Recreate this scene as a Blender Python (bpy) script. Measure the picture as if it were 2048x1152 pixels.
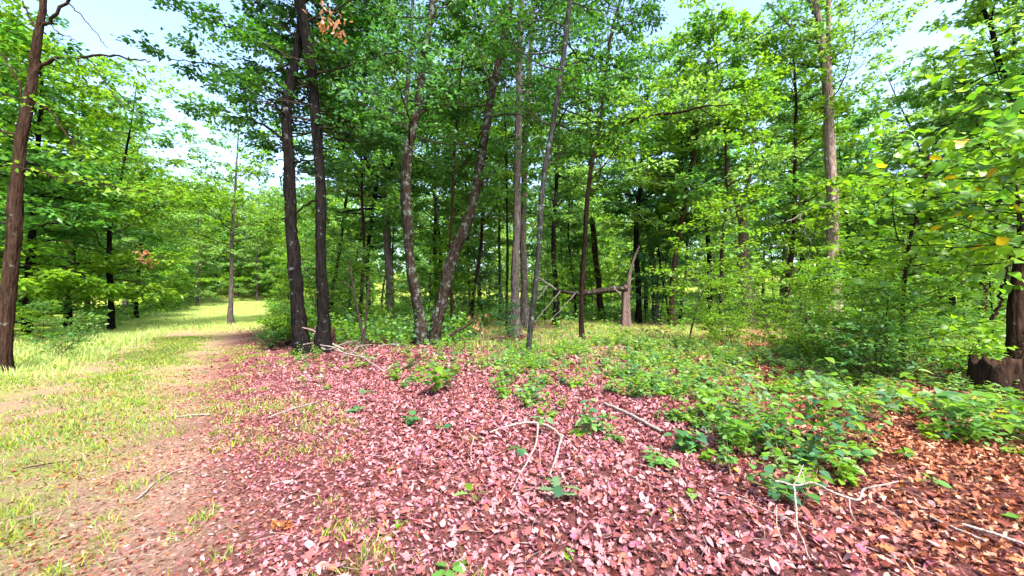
import bpy, math, random
import numpy as np
from mathutils import Vector, Matrix

R = math.radians
for o in list(bpy.data.objects):
    bpy.data.objects.remove(o)
scene = bpy.context.scene
COL = scene.collection

# ------------------------------------------------------------------ camera
F = 780.0                       # focal length in photo pixels (2048 wide)
PITCH = math.atan(24 / F)
CAMZ = 1.5
cam_d = bpy.data.cameras.new('camera')
cam = bpy.data.objects.new('camera', cam_d)
COL.objects.link(cam)
cam_d.sensor_width = 36
cam_d.lens = F / 2048 * 36
cam_d.clip_start = 0.05
cam_d.clip_end = 1000
cam.location = (0, 0, CAMZ)
cam.rotation_euler = (R(90) + PITCH, 0, 0)
scene.camera = cam

# ------------------------------------------------------------------ sky and sun
SUN_EL, SUN_AZ = 56.0, 150.0     # azimuth measured clockwise from the view direction
world = bpy.data.worlds.new('World')
scene.world = world
world.use_nodes = True
wn = world.node_tree
bg = wn.nodes['Background']
sky = wn.nodes.new('ShaderNodeTexSky')
sky.sky_type = 'NISHITA'
sky.sun_disc = False
sky.sun_elevation = R(SUN_EL)
sky.sun_rotation = R(SUN_AZ)
sky.air_density = 1.0
sky.dust_density = 2.0
sky.ozone_density = 1.0
bg.inputs['Strength'].default_value = 0.09
wn.links.new(sky.outputs[0], bg.inputs['Color'])

sun_d = bpy.data.lights.new('sun', 'SUN')
sun_d.energy = 2.5
sun_d.angle = R(9)
sun_d.color = (1.0, 0.95, 0.86)
sun = bpy.data.objects.new('sun', sun_d)
COL.objects.link(sun)
sv = Vector((math.cos(R(SUN_EL)) * math.sin(R(SUN_AZ)), math.cos(R(SUN_EL)) * math.cos(R(SUN_AZ)), math.sin(R(SUN_EL))))
sun.rotation_euler = (-sv).to_track_quat('-Z', 'Y').to_euler()
sun.location = sv * 60

scene.view_settings.view_transform = 'Standard'
scene.view_settings.look = 'None'
scene.view_settings.exposure = 2.85
scene.view_settings.gamma = 1.0
scene.view_settings.use_curve_mapping = False
scene.render.engine = 'CYCLES'
cy = scene.cycles
cy.use_denoising = True
cy.max_bounces = 10
cy.diffuse_bounces = 6
cy.transmission_bounces = 7
cy.glossy_bounces = 2
cy.transparent_max_bounces = 4
cy.sample_clamp_indirect = 6
cy.use_adaptive_sampling = True
cy.adaptive_threshold = 0.02

rng = np.random.default_rng(7)
random.seed(7)

# ------------------------------------------------------------------ geometry of the place
cp, sp = math.cos(PITCH), math.sin(PITCH)


def ray(px, py):
    a = (px - 1024) / F
    b = -(py - 576) / F
    return np.array([a, cp - b * sp, sp + b * cp])


def at(px, py, Y):
    r = ray(px, py)
    return np.array([0, 0, CAMZ]) + r * (Y / r[1])


def gnd(px, py):
    r = ray(px, py)
    return np.array([0, 0, CAMZ]) + r * (-CAMZ / r[2])


def project(P):
    P = np.asarray(P, float)
    x, y, z = P[..., 0], P[..., 1], P[..., 2] - CAMZ
    f = y * cp + z * sp
    v = -y * sp + z * cp
    f = np.maximum(f, 1e-3)
    return 1024 + F * x / f, 576 - F * v / f


def fu(x, y):
    """signed distance-like coordinate across the grassy track: below 0 is grass, above is forest"""
    return x + 0.66 * y + 0.3


def H(x, y):
    x = np.asarray(x, float)
    y = np.asarray(y, float)
    n = 0.035 * np.sin(x * 0.9 + 1.3) * np.cos(y * 0.8) + 0.02 * np.sin(x * 2.3 + y * 1.7) + 0.012 * np.sin(x * 4.1 - y * 3.7 + 0.7)
    u = fu(x, y)
    track = -0.06 * np.exp(-((u + 0.6) / 0.7) ** 2) - 0.05 * np.exp(-((u + 3.2) / 0.7) ** 2)
    bank = 0.05 * np.clip(u / 2, 0, 1)
    rr = np.hypot(x, y)
    far = np.clip((rr - 30) / 60, 0, 1) * 0.6 + np.clip((rr - 62) / 70, 0, 1) ** 1.2 * 10.0
    return n + track + bank - 0.04 + far


def unit(v):
    v = np.asarray(v, float)
    return v / np.maximum(np.linalg.norm(v, axis=-1, keepdims=True), 1e-9)


# cheap value noise for masks at build time
_pn = np.random.default_rng(3).random((64, 64))


def vnoise(x, y, s):
    x = np.asarray(x) / s
    y = np.asarray(y) / s
    xi, yi = np.floor(x).astype(int), np.floor(y).astype(int)
    fx, fy = x - xi, y - yi
    fx, fy = fx * fx * (3 - 2 * fx), fy * fy * (3 - 2 * fy)
    a = _pn[xi % 64, yi % 64]
    b = _pn[(xi + 1) % 64, yi % 64]
    c = _pn[xi % 64, (yi + 1) % 64]
    d = _pn[(xi + 1) % 64, (yi + 1) % 64]
    return (a * (1 - fx) + b * fx) * (1 - fy) + (c * (1 - fx) + d * fx) * fy


# ------------------------------------------------------------------ materials
def mat_new(name):
    m = bpy.data.materials.new(name)
    m.use_nodes = True
    nt = m.node_tree
    for n in list(nt.nodes):
        nt.nodes.remove(n)
    out = nt.nodes.new('ShaderNodeOutputMaterial')
    return m, nt, out


def leaf_mat(name, trans=0.5, warm=(1.4, 1.4, 0.6), rough=0.42, spec=0.4):
    m, nt, out = mat_new(name)
    at_ = nt.nodes.new('ShaderNodeAttribute')
    at_.attribute_name = 'tint'
    pr = nt.nodes.new('ShaderNodeBsdfPrincipled')
    pr.inputs['Roughness'].default_value = rough
    pr.inputs['Specular IOR Level'].default_value = spec
    tr = nt.nodes.new('ShaderNodeBsdfTranslucent')
    mul = nt.nodes.new('ShaderNodeVectorMath')
    mul.operation = 'MULTIPLY'
    mul.inputs[1].default_value = warm
    mix = nt.nodes.new('ShaderNodeMixShader')
    mix.inputs[0].default_value = trans
    nt.links.new(at_.outputs['Color'], pr.inputs['Base Color'])
    nt.links.new(at_.outputs['Color'], mul.inputs[0])
    nt.links.new(mul.outputs[0], tr.inputs['Color'])
    nt.links.new(pr.outputs[0], mix.inputs[1])
    nt.links.new(tr.outputs[0], mix.inputs[2])
    nt.links.new(mix.outputs[0], out.inputs['Surface'])
    return m


def bark_mat(name, c1, c2, lichen=None, lich_amt=0.5, scale=1.0, moss=0.0, ridge=0.9):
    m, nt, out = mat_new(name)
    tc = nt.nodes.new('ShaderNodeTexCoord')
    mp = nt.nodes.new('ShaderNodeMapping')
    mp.inputs['Scale'].default_value = (14 * scale, 14 * scale, 2.2 * scale)
    nt.links.new(tc.outputs['Object'], mp.inputs['Vector'])
    n1 = nt.nodes.new('ShaderNodeTexNoise')
    n1.inputs['Scale'].default_value = 1.6
    n1.inputs['Detail'].default_value = 6
    n1.inputs['Roughness'].default_value = 0.65
    nt.links.new(mp.outputs[0], n1.inputs['Vector'])
    vo = nt.nodes.new('ShaderNodeTexVoronoi')
    vo.feature = 'DISTANCE_TO_EDGE'
    vo.inputs['Scale'].default_value = 1.3
    nt.links.new(mp.outputs[0], vo.inputs['Vector'])
    rr = nt.nodes.new('ShaderNodeValToRGB')
    rr.color_ramp.elements[0].position = 0.35
    rr.color_ramp.elements[0].color = (*c1, 1)
    rr.color_ramp.elements[1].position = 0.68
    rr.color_ramp.elements[1].color = (*c2, 1)
    nt.links.new(n1.outputs['Fac'], rr.inputs['Fac'])
    col = rr.outputs['Color']
    if lichen:
        n2 = nt.nodes.new('ShaderNodeTexNoise')
        n2.inputs['Scale'].default_value = 5.5
        n2.inputs['Detail'].default_value = 7
        n2.inputs['Roughness'].default_value = 0.7
        nt.links.new(tc.outputs['Object'], n2.inputs['Vector'])
        lr = nt.nodes.new('ShaderNodeValToRGB')
        lr.color_ramp.elements[0].position = 0.72 - 0.34 * lich_amt
        lr.color_ramp.elements[0].color = (0, 0, 0, 1)
        lr.color_ramp.elements[1].position = 0.78 - 0.30 * lich_amt
        lr.color_ramp.elements[1].color = (1, 1, 1, 1)
        nt.links.new(n2.outputs['Fac'], lr.inputs['Fac'])
        mx = nt.nodes.new('ShaderNodeMix')
        mx.data_type = 'RGBA'
        nt.links.new(lr.outputs['Color'], mx.inputs['Factor'])
        nt.links.new(col, mx.inputs['A'])
        mx.inputs['B'].default_value = (*lichen, 1)
        col = mx.outputs['Result']
    pr = nt.nodes.new('ShaderNodeBsdfPrincipled')
    pr.inputs['Roughness'].default_value = 0.95
    pr.inputs['Specular IOR Level'].default_value = 0.03
    nt.links.new(col, pr.inputs['Base Color'])
    sm = nt.nodes.new('ShaderNodeMath')
    sm.operation = 'MULTIPLY_ADD'
    sm.inputs[1].default_value = 0.8
    nt.links.new(vo.outputs['Distance'], sm.inputs[0])
    nt.links.new(n1.outputs['Fac'], sm.inputs[2])
    bp = nt.nodes.new('ShaderNodeBump')
    bp.inputs['Strength'].default_value = ridge
    bp.inputs['Distance'].default_value = 0.05
    nt.links.new(sm.outputs[0], bp.inputs['Height'])
    nt.links.new(bp.outputs[0], pr.inputs['Normal'])
    nt.links.new(pr.outputs[0], out.inputs['Surface'])
    return m


M = {}
M['leaf'] = leaf_mat('green_leaf')
M['litter'] = leaf_mat('dry_leaf', trans=0.12, warm=(1.1, 0.8, 0.6), rough=0.65, spec=0.1)
M['grass'] = leaf_mat('grass_blade', trans=0.4, warm=(1.15, 1.1, 0.7), rough=0.55, spec=0.25)
M['bark_dark'] = bark_mat('bark_dark', (0.003, 0.0025, 0.0025), (0.016, 0.013, 0.012), (0.10, 0.11, 0.105), 0.33)
M['bark_brown'] = bark_mat('bark_brown', (0.012, 0.007, 0.005), (0.055, 0.031, 0.022), (0.12, 0.115, 0.09), 0.32)
M['bark_lichen'] = bark_mat('bark_lichen', (0.012, 0.009, 0.007), (0.038, 0.026, 0.019), (0.085, 0.105, 0.085), 0.6)
M['bark_grey'] = bark_mat('bark_grey', (0.035, 0.027, 0.025), (0.15, 0.12, 0.11), (0.20, 0.20, 0.19), 0.35)
M['bark_pale'] = bark_mat('bark_pale', (0.012, 0.011, 0.010), (0.045, 0.044, 0.04), (0.095, 0.115, 0.105), 0.5)
M['bark_tan'] = bark_mat('bark_tan', (0.09, 0.055, 0.042), (0.30, 0.22, 0.18), (0.38, 0.35, 0.32), 0.45)
M['bark_black'] = bark_mat('bark_black', (0.007, 0.004, 0.004), (0.028, 0.016, 0.013), (0.16, 0.17, 0.15), 0.12)
M['wood_dead'] = bark_mat('wood_dead', (0.09, 0.055, 0.05), (0.24, 0.165, 0.155), None, scale=1.5)
M['wood_bleached'] = bark_mat('wood_bleached', (0.16, 0.14, 0.125), (0.36, 0.32, 0.30), None, scale=2)
M['stick_pale'] = bark_mat('stick_pale', (0.12, 0.09, 0.08), (0.33, 0.27, 0.25), None, scale=3, ridge=0.3)
M['stick_brown'] = bark_mat('stick_brown', (0.025, 0.015, 0.012), (0.09, 0.052, 0.042), None, scale=3)
M['twig'] = bark_mat('twig_bark', (0.025, 0.018, 0.014), (0.07, 0.05, 0.04), None, scale=3)
M['green_stem'] = bark_mat('green_stem', (0.10, 0.09, 0.04), (0.20, 0.17, 0.08), None, scale=3, ridge=0.1)


def ground_mat():
    m, nt, out = mat_new('ground_soil')
    geo = nt.nodes.new('ShaderNodeNewGeometry')
    att = nt.nodes.new('ShaderNodeAttribute')
    att.attribute_name = 'zone'          # r: grass track, g: meadow, b: damp forest soil
    sep = nt.nodes.new('ShaderNodeSeparateColor')
    nt.links.new(att.outputs['Color'], sep.inputs[0])

    def noise(scale, detail=6, rough=0.65):
        n = nt.nodes.new('ShaderNodeTexNoise')
        n.inputs['Scale'].default_value = scale
        n.inputs['Detail'].default_value = detail
        n.inputs['Roughness'].default_value = rough
        nt.links.new(geo.outputs['Position'], n.inputs['Vector'])
        return n

    def ramp(src, cols, lo=0.3, hi=0.72):
        r = nt.nodes.new('ShaderNodeValToRGB')
        e = r.color_ramp.elements
        e[0].position, e[1].position = lo, hi
        e[0].color, e[1].color = (*cols[0], 1), (*cols[-1], 1)
        for i, c in enumerate(cols[1:-1]):
            q = e.new(lo + (hi - lo) * (i + 1) / (len(cols) - 1))
            q.color = (*c, 1)
        nt.links.new(src.outputs['Fac'], r.inputs['Fac'])
        return r.outputs['Color']

    def mix(fac, a, b):
        x = nt.nodes.new('ShaderNodeMix')
        x.data_type = 'RGBA'
        nt.links.new(fac, x.inputs['Factor'])
        nt.links.new(a, x.inputs['A'])
        nt.links.new(b, x.inputs['B'])
        return x.outputs['Result']
    nf = noise(34, 8, 0.8)
    nm = noise(5.0, 8, 0.8)
    floor = ramp(nf, [(0.045, 0.013, 0.011), (0.13, 0.045, 0.042), (0.27, 0.125, 0.125)])
    track = ramp(nf, [(0.10, 0.045, 0.03), (0.27, 0.165, 0.115), (0.48, 0.36, 0.28)])
    green = ramp(nf, [(0.08, 0.115, 0.018), (0.20, 0.25, 0.04), (0.34, 0.345, 0.12)])
    gm = nt.nodes.new('ShaderNodeValToRGB')
    gm.color_ramp.elements[0].position = 0.38
    gm.color_ramp.elements[1].position = 0.62
    nt.links.new(nm.outputs['Fac'], gm.inputs['Fac'])
    inv = nt.nodes.new('ShaderNodeMath')
    inv.operation = 'SUBTRACT'
    inv.use_clamp = True
    nt.links.new(gm.outputs['Color'], inv.inputs[0])
    nt.links.new(sep.outputs[2], inv.inputs[1])
    trackg = mix(inv.outputs[0], track, green)
    c = mix(sep.outputs[0], floor, trackg)
    c = mix(sep.outputs[1], c, green)
    pr = nt.nodes.new('ShaderNodeBsdfPrincipled')
    pr.inputs['Roughness'].default_value = 0.95
    pr.inputs['Specular IOR Level'].default_value = 0.1
    nt.links.new(c, pr.inputs['Base Color'])
    bp = nt.nodes.new('ShaderNodeBump')
    bp.inputs['Strength'].default_value = 1.0
    bp.inputs['Distance'].default_value = 0.05
    nt.links.new(nf.outputs['Fac'], bp.inputs['Height'])
    nt.links.new(bp.outputs[0], pr.inputs['Normal'])
    nt.links.new(pr.outputs[0], out.inputs['Surface'])
    return m


M['ground'] = ground_mat()

# ------------------------------------------------------------------ mesh helpers


class MB:
    """collects vertices, faces and tints; build() links them as one mesh object"""

    def __init__(self):
        self.V, self.Fs, self.C, self.n = [], [], [], 0

    def add(self, V, faces, C=None, mi=0):
        V = np.asarray(V, np.float32).reshape(-1, 3)
        if not len(V):
            return
        self.V.append(V)
        if C is None:
            C = np.full((len(V), 3), 0.5, np.float32)
        self.C.append(np.broadcast_to(np.asarray(C, np.float32), (len(V), 3)))
        for f in faces if isinstance(faces, list) else [faces]:
            if len(f):
                self.Fs.append((np.asarray(f, np.int64) + self.n, mi))
        self.n += len(V)

    def mesh(self, name, mats, smooth=False, tint=True):
        me = bpy.data.meshes.new(name)
        if not self.V:
            return me
        V = np.concatenate(self.V)
        me.vertices.add(len(V))
        me.vertices.foreach_set('co', V.ravel())
        idx = np.concatenate([f.ravel() for f, _ in self.Fs])
        tot = np.concatenate([np.full(len(f), f.shape[1]) for f, _ in self.Fs])
        mi = np.concatenate([np.full(len(f), m) for f, m in self.Fs])
        start = np.concatenate([[0], np.cumsum(tot)[:-1]])
        me.loops.add(len(idx))
        me.loops.foreach_set('vertex_index', idx.astype(np.int32))
        me.polygons.add(len(tot))
        me.polygons.foreach_set('loop_start', start.astype(np.int32))
        me.polygons.foreach_set('loop_total', tot.astype(np.int32))
        me.polygons.foreach_set('material_index', mi.astype(np.int32))
        me.update(calc_edges=True)
        if smooth:
            me.polygons.foreach_set('use_smooth', np.ones(len(tot), bool))
        if tint:
            a = me.attributes.new('tint', 'FLOAT_COLOR', 'POINT')
            C = np.concatenate(self.C)
            a.data.foreach_set('color', np.concatenate([C, np.ones((len(C), 1), np.float32)], 1).ravel())
        for m_ in mats:
            me.materials.append(m_)
        return me


def link(name, data, parent=None, loc=None):
    o = bpy.data.objects.new(name, data)
    COL.objects.link(o)
    if parent is not None:
        o.parent = parent
    if loc is not None:
        o.location = loc
    return o


def tag(o, label=None, cat=None, group=None, kind=None):
    if label:
        o['label'] = label
    if cat:
        o['category'] = cat
    if group:
        o['group'] = group
    if kind:
        o['kind'] = kind
    return o


def smooth_path(P, n):
    """Catmull-Rom resample of rows (x,y,z,r...)"""
    P = np.asarray(P, float)
    if len(P) < 3:
        t = np.linspace(0, 1, n)[:, None]
        return P[0] * (1 - t) + P[-1] * t
    Q = np.vstack([2 * P[0] - P[1], P, 2 * P[-1] - P[-2]])
    out = []
    ts = np.linspace(0, len(P) - 1, n)
    for t in ts:
        i = min(int(t), len(P) - 2)
        f = t - i
        a, b, c, d = Q[i:i + 4]
        out.append(0.5 * ((2 * b) + (c - a) * f + (2 * a - 5 * b + 4 * c - d) * f * f + (3 * b - a - 3 * c + d) * f ** 3))
    return np.array(out)


def tube(mb, pts, rad, nseg=8, mi=0, rough=0.0, C=None, cap=True, ridges=False):
    pts = np.asarray(pts, float)
    rad = np.broadcast_to(np.asarray(rad, float), (len(pts),)).copy()
    n = len(pts)
    d = np.gradient(pts, axis=0)
    d = unit(d)
    ref = np.array([0.0, 1.0, 0.0]) if abs(d[:, 1]).mean() < 0.8 else np.array([1.0, 0, 0])
    u = unit(np.cross(d, ref))
    v = np.cross(d, u)
    a = np.linspace(0, 2 * math.pi, nseg, endpoint=False)
    rr = rad[:, None] * (1 + rough * (rng.random((n, nseg)) - 0.5) + rough * 0.6 * (rng.random((1, nseg)) - 0.5))
    if ridges:
        zz = np.arange(n)[:, None]
        drift = 0.35 * np.sin(zz * 0.13 + rng.uniform(0, 6)) + 0.2 * np.sin(zz * 0.37 + rng.uniform(0, 6))
        g1 = np.sin(a[None] * 9 + drift * 3 + 0.8 * np.sin(zz * 0.9))
        g2 = np.sin(a[None] * 5 - drift * 2 + zz * 0.06)
        rr = rr * (1 + 0.045 * g1 + 0.035 * g2)
    V = pts[:, None] + rr[..., None] * (np.cos(a)[None, :, None] * u[:, None] + np.sin(a)[None, :, None] * v[:, None])
    i = np.arange(n - 1)[:, None] * nseg
    j = np.arange(nseg)[None]
    k = (j + 1) % nseg
    f = np.stack([i + j, i + k, i + nseg + k, i + nseg + j], -1).reshape(-1, 4)
    faces = [f]
    V = V.reshape(-1, 3)
    if cap:
        V = np.vstack([V, pts[-1] + d[-1] * rad[-1] * 0.4])
        last = (n - 1) * nseg
        faces.append(np.stack([last + np.arange(nseg), last + (np.arange(nseg) + 1) % nseg, np.full(nseg, n * nseg)], -1))
    mb.add(V, faces, C, mi)


def twigs_mesh(mb, S, E, r0, r1, mi=1, nseg=3, C=None):
    """straight tapered little tubes, vectorised"""
    S, E = np.asarray(S, float), np.asarray(E, float)
    n = len(S)
    if not n:
        return
    d = unit(E - S)
    ref = np.where(np.abs(d[:, 2:3]) < 0.9, np.array([[0, 0, 1.0]]), np.array([[1.0, 0, 0]]))
    u = unit(np.cross(d, ref))
    v = np.cross(d, u)
    a = np.linspace(0, 2 * math.pi, nseg, endpoint=False)
    ring = np.cos(a)[None, :, None] * u[:, None] + np.sin(a)[None, :, None] * v[:, None]
    r0 = np.broadcast_to(r0, (n,))[:, None, None]
    r1 = np.broadcast_to(r1, (n,))[:, None, None]
    V = np.concatenate([S[:, None] + ring * r0, E[:, None] + ring * r1], 1)
    base = np.arange(n)[:, None, None] * (2 * nseg)
    j = np.arange(nseg)
    k = (j + 1) % nseg
    f = np.stack([j, k, nseg + k, nseg + j], -1)[None] + base
    mb.add(V.reshape(-1, 3), f.reshape(-1, 4), C, mi)


# leaf templates: vertices (x along, y across) and faces
def strip_template(xs, ws, mid_at=None):
    """outline half-widths ws at xs with a midrib: verts rows [mid,left,right]"""
    V, Fq, Ft = [], [], []
    rows = []
    for x, w in zip(xs, ws):
        if w < 1e-4:
            rows.append((len(V), None, None))
            V.append((x, 0))
        else:
            rows.append((len(V), len(V) + 1, len(V) + 2))
            V += [(x, 0), (x, w), (x, -w)]
    for a, b in zip(rows[:-1], rows[1:]):
        if a[1] is None:
            Ft += [(a[0], b[0], b[1]), (a[0], b[2], b[0])]
        elif b[1] is None:
            Ft += [(a[0], b[0], a[1]), (a[0], a[2], b[0])]
        else:
            Fq += [(a[0], b[0], b[1], a[1]), (a[0], a[2], b[2], b[0])]
    return np.array(V, float), [np.array(x) for x in (Fq, Ft) if x]


TEMPL = {
    'quad': (np.array([(0, 0), (0.42, 0.30), (1, 0), (0.5, -0.30)], float), [np.array([(0, 2, 1), (0, 3, 2)])]),
    'ovate': strip_template([0, 0.32, 0.68, 1], [0, 0.27, 0.21, 0]),
    'ovate_fine': strip_template([0, 0.1, 0.25, 0.45, 0.65, 0.85, 1], [0, 0.15, 0.27, 0.31, 0.25, 0.11, 0]),
    'heart': strip_template([-0.06, 0.02, 0.2, 0.42, 0.65, 0.85, 1], [0.16, 0.33, 0.44, 0.42, 0.27, 0.10, 0]),
    'narrow': strip_template([0, 0.2, 0.5, 0.8, 1], [0, 0.13, 0.19, 0.12, 0]),
    'oak': strip_template([0, 0.10, 0.22, 0.30, 0.42, 0.52, 0.66, 0.75, 0.88, 1], [0.01, 0.03, 0.22, 0.10, 0.33, 0.14, 0.35, 0.16, 0.17, 0]),
    'lobed': strip_template([0, 0.28, 0.45, 0.68, 1], [0, 0.26, 0.13, 0.31, 0]),
    'oak_simple': strip_template([0, 0.22, 0.34, 0.52, 0.66, 0.80, 1], [0, 0.20, 0.12, 0.33, 0.17, 0.22, 0]),
}


def leaves(mb, P, A, N, S, tint, templ='quad', curl=None, bend=None, width=None, mi=0, rg=None):
    n = len(P)
    if not n:
        return
    rg = rg or rng
    T, fs = TEMPL[templ]
    k = len(T)
    A = unit(A)
    B = unit(np.cross(N, A))
    N = np.cross(A, B)
    S = np.broadcast_to(S, (n,))
    if curl is None:
        curl = rg.uniform(0.1, 0.9, n)
    if bend is None:
        bend = rg.uniform(-0.1, 0.35, n)
    if width is None:
        width = rg.uniform(0.85, 1.15, n)
    x = np.broadcast_to(T[:, 0], (n, k))
    y = T[:, 1][None] * width[:, None]
    z = curl[:, None] * np.abs(T[:, 1])[None] * 0.6 - bend[:, None] * x ** 2
    V = P[:, None] + S[:, None, None] * (x[..., None] * A[:, None] + y[..., None] * B[:, None] + z[..., None] * N[:, None])
    C = np.repeat(np.asarray(tint, np.float32), k, 0)
    base = np.arange(n)[:, None, None] * k
    mb.add(V.reshape(-1, 3), [(f[None] + base).reshape(-1, f.shape[1]) for f in fs], C, mi)


PAL = {
    'dark': [(0.014, 0.060, 0.008), (0.025, 0.095, 0.012), (0.04, 0.115, 0.02)],  # shade of the near crowns is put into these deepened greens
    'mid': [(0.045, 0.145, 0.018), (0.07, 0.19, 0.02), (0.06, 0.17, 0.045)],
    'lime': [(0.125, 0.25, 0.014), (0.18, 0.30, 0.018), (0.075, 0.20, 0.018)],
    'pale': [(0.15, 0.28, 0.075), (0.20, 0.32, 0.10), (0.12, 0.25, 0.06)],
    'teal': [(0.05, 0.15, 0.07), (0.07, 0.18, 0.09), (0.05, 0.14, 0.04)],
    'fresh': [(0.09, 0.215, 0.035), (0.135, 0.26, 0.055), (0.06, 0.19, 0.055)],
    'brown': [(0.30, 0.13, 0.07), (0.24, 0.10, 0.08), (0.38, 0.17, 0.08)],
}


def palette(name, n, rg, var=0.25):
    p = np.array(PAL[name])
    w = rg.dirichlet(np.ones(len(p)) * 0.8, n)
    return (w @ p) * rg.uniform(1 - var, 1 + var, (n, 1))


UP = np.array([0, 0, 1.0])


def spray(mb, S, E, per, size, pal, rg, templ='quad', flat=0.55, lat=0.14, droop=0.15, yellow=0.0, mi=0):
    """leaves along twigs S->E, in loose flat sprays"""
    n = len(S)
    if not n:
        return
    d = unit(E - S)
    L = np.linalg.norm(E - S, axis=1)
    side = unit(np.cross(d, UP) + rg.normal(0, 0.15, (n, 3)))
    idx = np.repeat(np.arange(n), per)
    m = len(idx)
    t = rg.uniform(0.12, 1.04, m)
    sg = rg.choice([-1.0, 1.0], m)
    off = rg.uniform(0, lat, m) * sg
    P = S[idx] + (E - S)[idx] * t[:, None] + side[idx] * off[:, None] + rg.normal(0, lat * 0.45, (m, 3)) * [1, 1, 0.7]
    A = unit(d[idx] * 0.7 + side[idx] * (sg * rg.uniform(0.3, 1.2, m))[:, None] + rg.normal(0, 0.35, (m, 3)) - UP * droop)
    N = unit(UP + rg.normal(0, flat, (m, 3)))
    tw = palette(pal, n, rg, 0.22)
    T = tw[idx] * rg.uniform(0.78, 1.25, (m, 1))
    if yellow > 0:
        y = rg.random(m) < yellow
        T[y] = np.array([0.42, 0.30, 0.03]) * rg.uniform(0.7, 1.1, (y.sum(), 1))
    leaves(mb, P, A, N, size * rg.uniform(0.6, 1.25, m), T, templ, mi=mi, rg=rg)


def limb_foliage(mb, pts, r0, rg, size, pal, per=9, sec_gap=0.38, sec_len=0.42, tw_len=0.5, n_tw=5, templ='quad', start=0.22, thick=True, flat=0.55, yellow=0.0, lat=0.14):
    """secondary branches and leafy twigs along a limb polyline"""
    pts = np.asarray(pts, float)
    seg = np.linalg.norm(np.diff(pts, axis=0), axis=1)
    cum = np.concatenate([[0], np.cumsum(seg)])
    L = cum[-1]
    ns = max(3, int(L / sec_gap))
    t = np.clip(np.linspace(start, 1.0, ns) + rg.normal(0, 0.02, ns), 0, 1)
    O = np.stack([np.interp(t * L, cum, pts[:, i]) for i in range(3)], 1)
    g = np.gradient(pts, axis=0)
    D = unit(np.stack([np.interp(t * L, cum, g[:, i]) for i in range(3)], 1))
    lat_ = unit(np.cross(D, UP) + 1e-6)
    sg = np.where(np.arange(ns) % 2 == 0, 1.0, -1.0)
    d = unit(D * rg.uniform(0.4, 0.9, (ns, 1)) + lat_ * (sg * rg.uniform(0.5, 1.1, ns))[:, None] + UP * rg.uniform(-0.25, 0.35, (ns, 1)))
    ln = L * sec_len * (1.12 - t) + rg.uniform(0.25, 0.55, ns)
    E = O + d * ln[:, None]
    twigs_mesh(mb, O, E, 0.35 * r0 * (1.1 - t * 0.8) + 0.004, 0.003, mi=1)
    idx = np.repeat(np.arange(ns), n_tw)
    m = len(idx)
    tt = rg.uniform(0.25, 1.0, m)
    S2 = O[idx] + (E - O)[idx] * tt[:, None]
    l2 = unit(np.cross(d, UP) + 1e-6)[idx]
    sg2 = rg.choice([-1.0, 1.0], m)
    d2 = unit(d[idx] * 0.6 + l2 * (sg2 * rg.uniform(0.4, 1.1, m))[:, None] + UP * rg.uniform(-0.3, 0.3, (m, 1)))
    E2 = S2 + d2 * (tw_len * rg.uniform(0.5, 1.25, m))[:, None]
    twigs_mesh(mb, S2, E2, 0.005, 0.0025, mi=1)
    spray(mb, S2, E2, per, size, pal, rg, templ, flat=flat, yellow=yellow, lat=lat)


def wander(rg, start, d, L, n=6, up=0.25, jitter=0.18):
    """a crooked polyline"""
    p = np.array(start, float)
    d = unit(d)
    out = [p.copy()]
    for i in range(n):
        d = unit(d + rg.normal(0, jitter, 3) + UP * up / n)
        p = p + d * L / n
        out.append(p.copy())
    return np.array(out)


def trunk_object(name, path, parent, mat, nseg=12, rough=0.12, origin=None, res=None, flare=0.6):
    """path rows (x,y,z,r); first row at the ground"""
    P = smooth_path(path, res or max(10, len(path) * 5))
    if flare:
        h = P[:, 2] - P[0, 2]
        P[:, 3] *= 1 + flare * np.exp(-h / (P[0, 3] * 2.2 + 0.05))
    mb = MB()
    o3 = np.zeros(3) if origin is None else np.asarray(origin)
    if nseg >= 12:
        ln = np.linalg.norm(np.diff(P[:, :3], axis=0), axis=1).sum()
        k = int(min(150, max(40, ln / 0.11)))
        tt = np.linspace(0, len(P) - 1, k)
        P = np.stack([np.interp(tt, np.arange(len(P)), P[:, i]) for i in range(4)], 1)
        nseg = 26
    pts = P[:, :3].copy()
    z_ = np.arange(len(P))
    ph = rng.uniform(0, 6, 4)
    pts[:, 0] += P[:, 3] * (0.10 * np.sin(z_ * 0.21 + ph[0]) + 0.05 * np.sin(z_ * 0.63 + ph[1]))
    pts[:, 1] += P[:, 3] * (0.10 * np.sin(z_ * 0.17 + ph[2]) + 0.05 * np.sin(z_ * 0.55 + ph[3]))
    tube(mb, pts - o3, P[:, 3] * (1 + 0.05 * np.sin(z_ * 0.33 + ph[1])), nseg, rough=rough, ridges=nseg >= 20)
    return link(name, mb.mesh(name, [mat], smooth=True, tint=False), parent), P


THINGS = []


def thing(name, loc, label, cat, group=None):
    o = link(name, None, None, tuple(float(v) for v in loc))
    tag(o, label, cat, group)
    THINGS.append(o)
    return o


def px_path(pts, Y0, dY=0.0, ws=1.0):
    """photo-pixel polyline with widths -> 3-D rows (x,y,z,r) at depth Y0 (leaning by dY from first to last)"""
    out = []
    n = len(pts)
    for i, (px, py, w) in enumerate(pts):
        Y = Y0 + dY * i / max(1, n - 1)
        p = at(px, py, Y)
        a = (px - 1024) / F
        out.append([*p, ws * w * Y / F / 2 / math.sqrt(1 + a * a)])
    return np.array(out)


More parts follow.
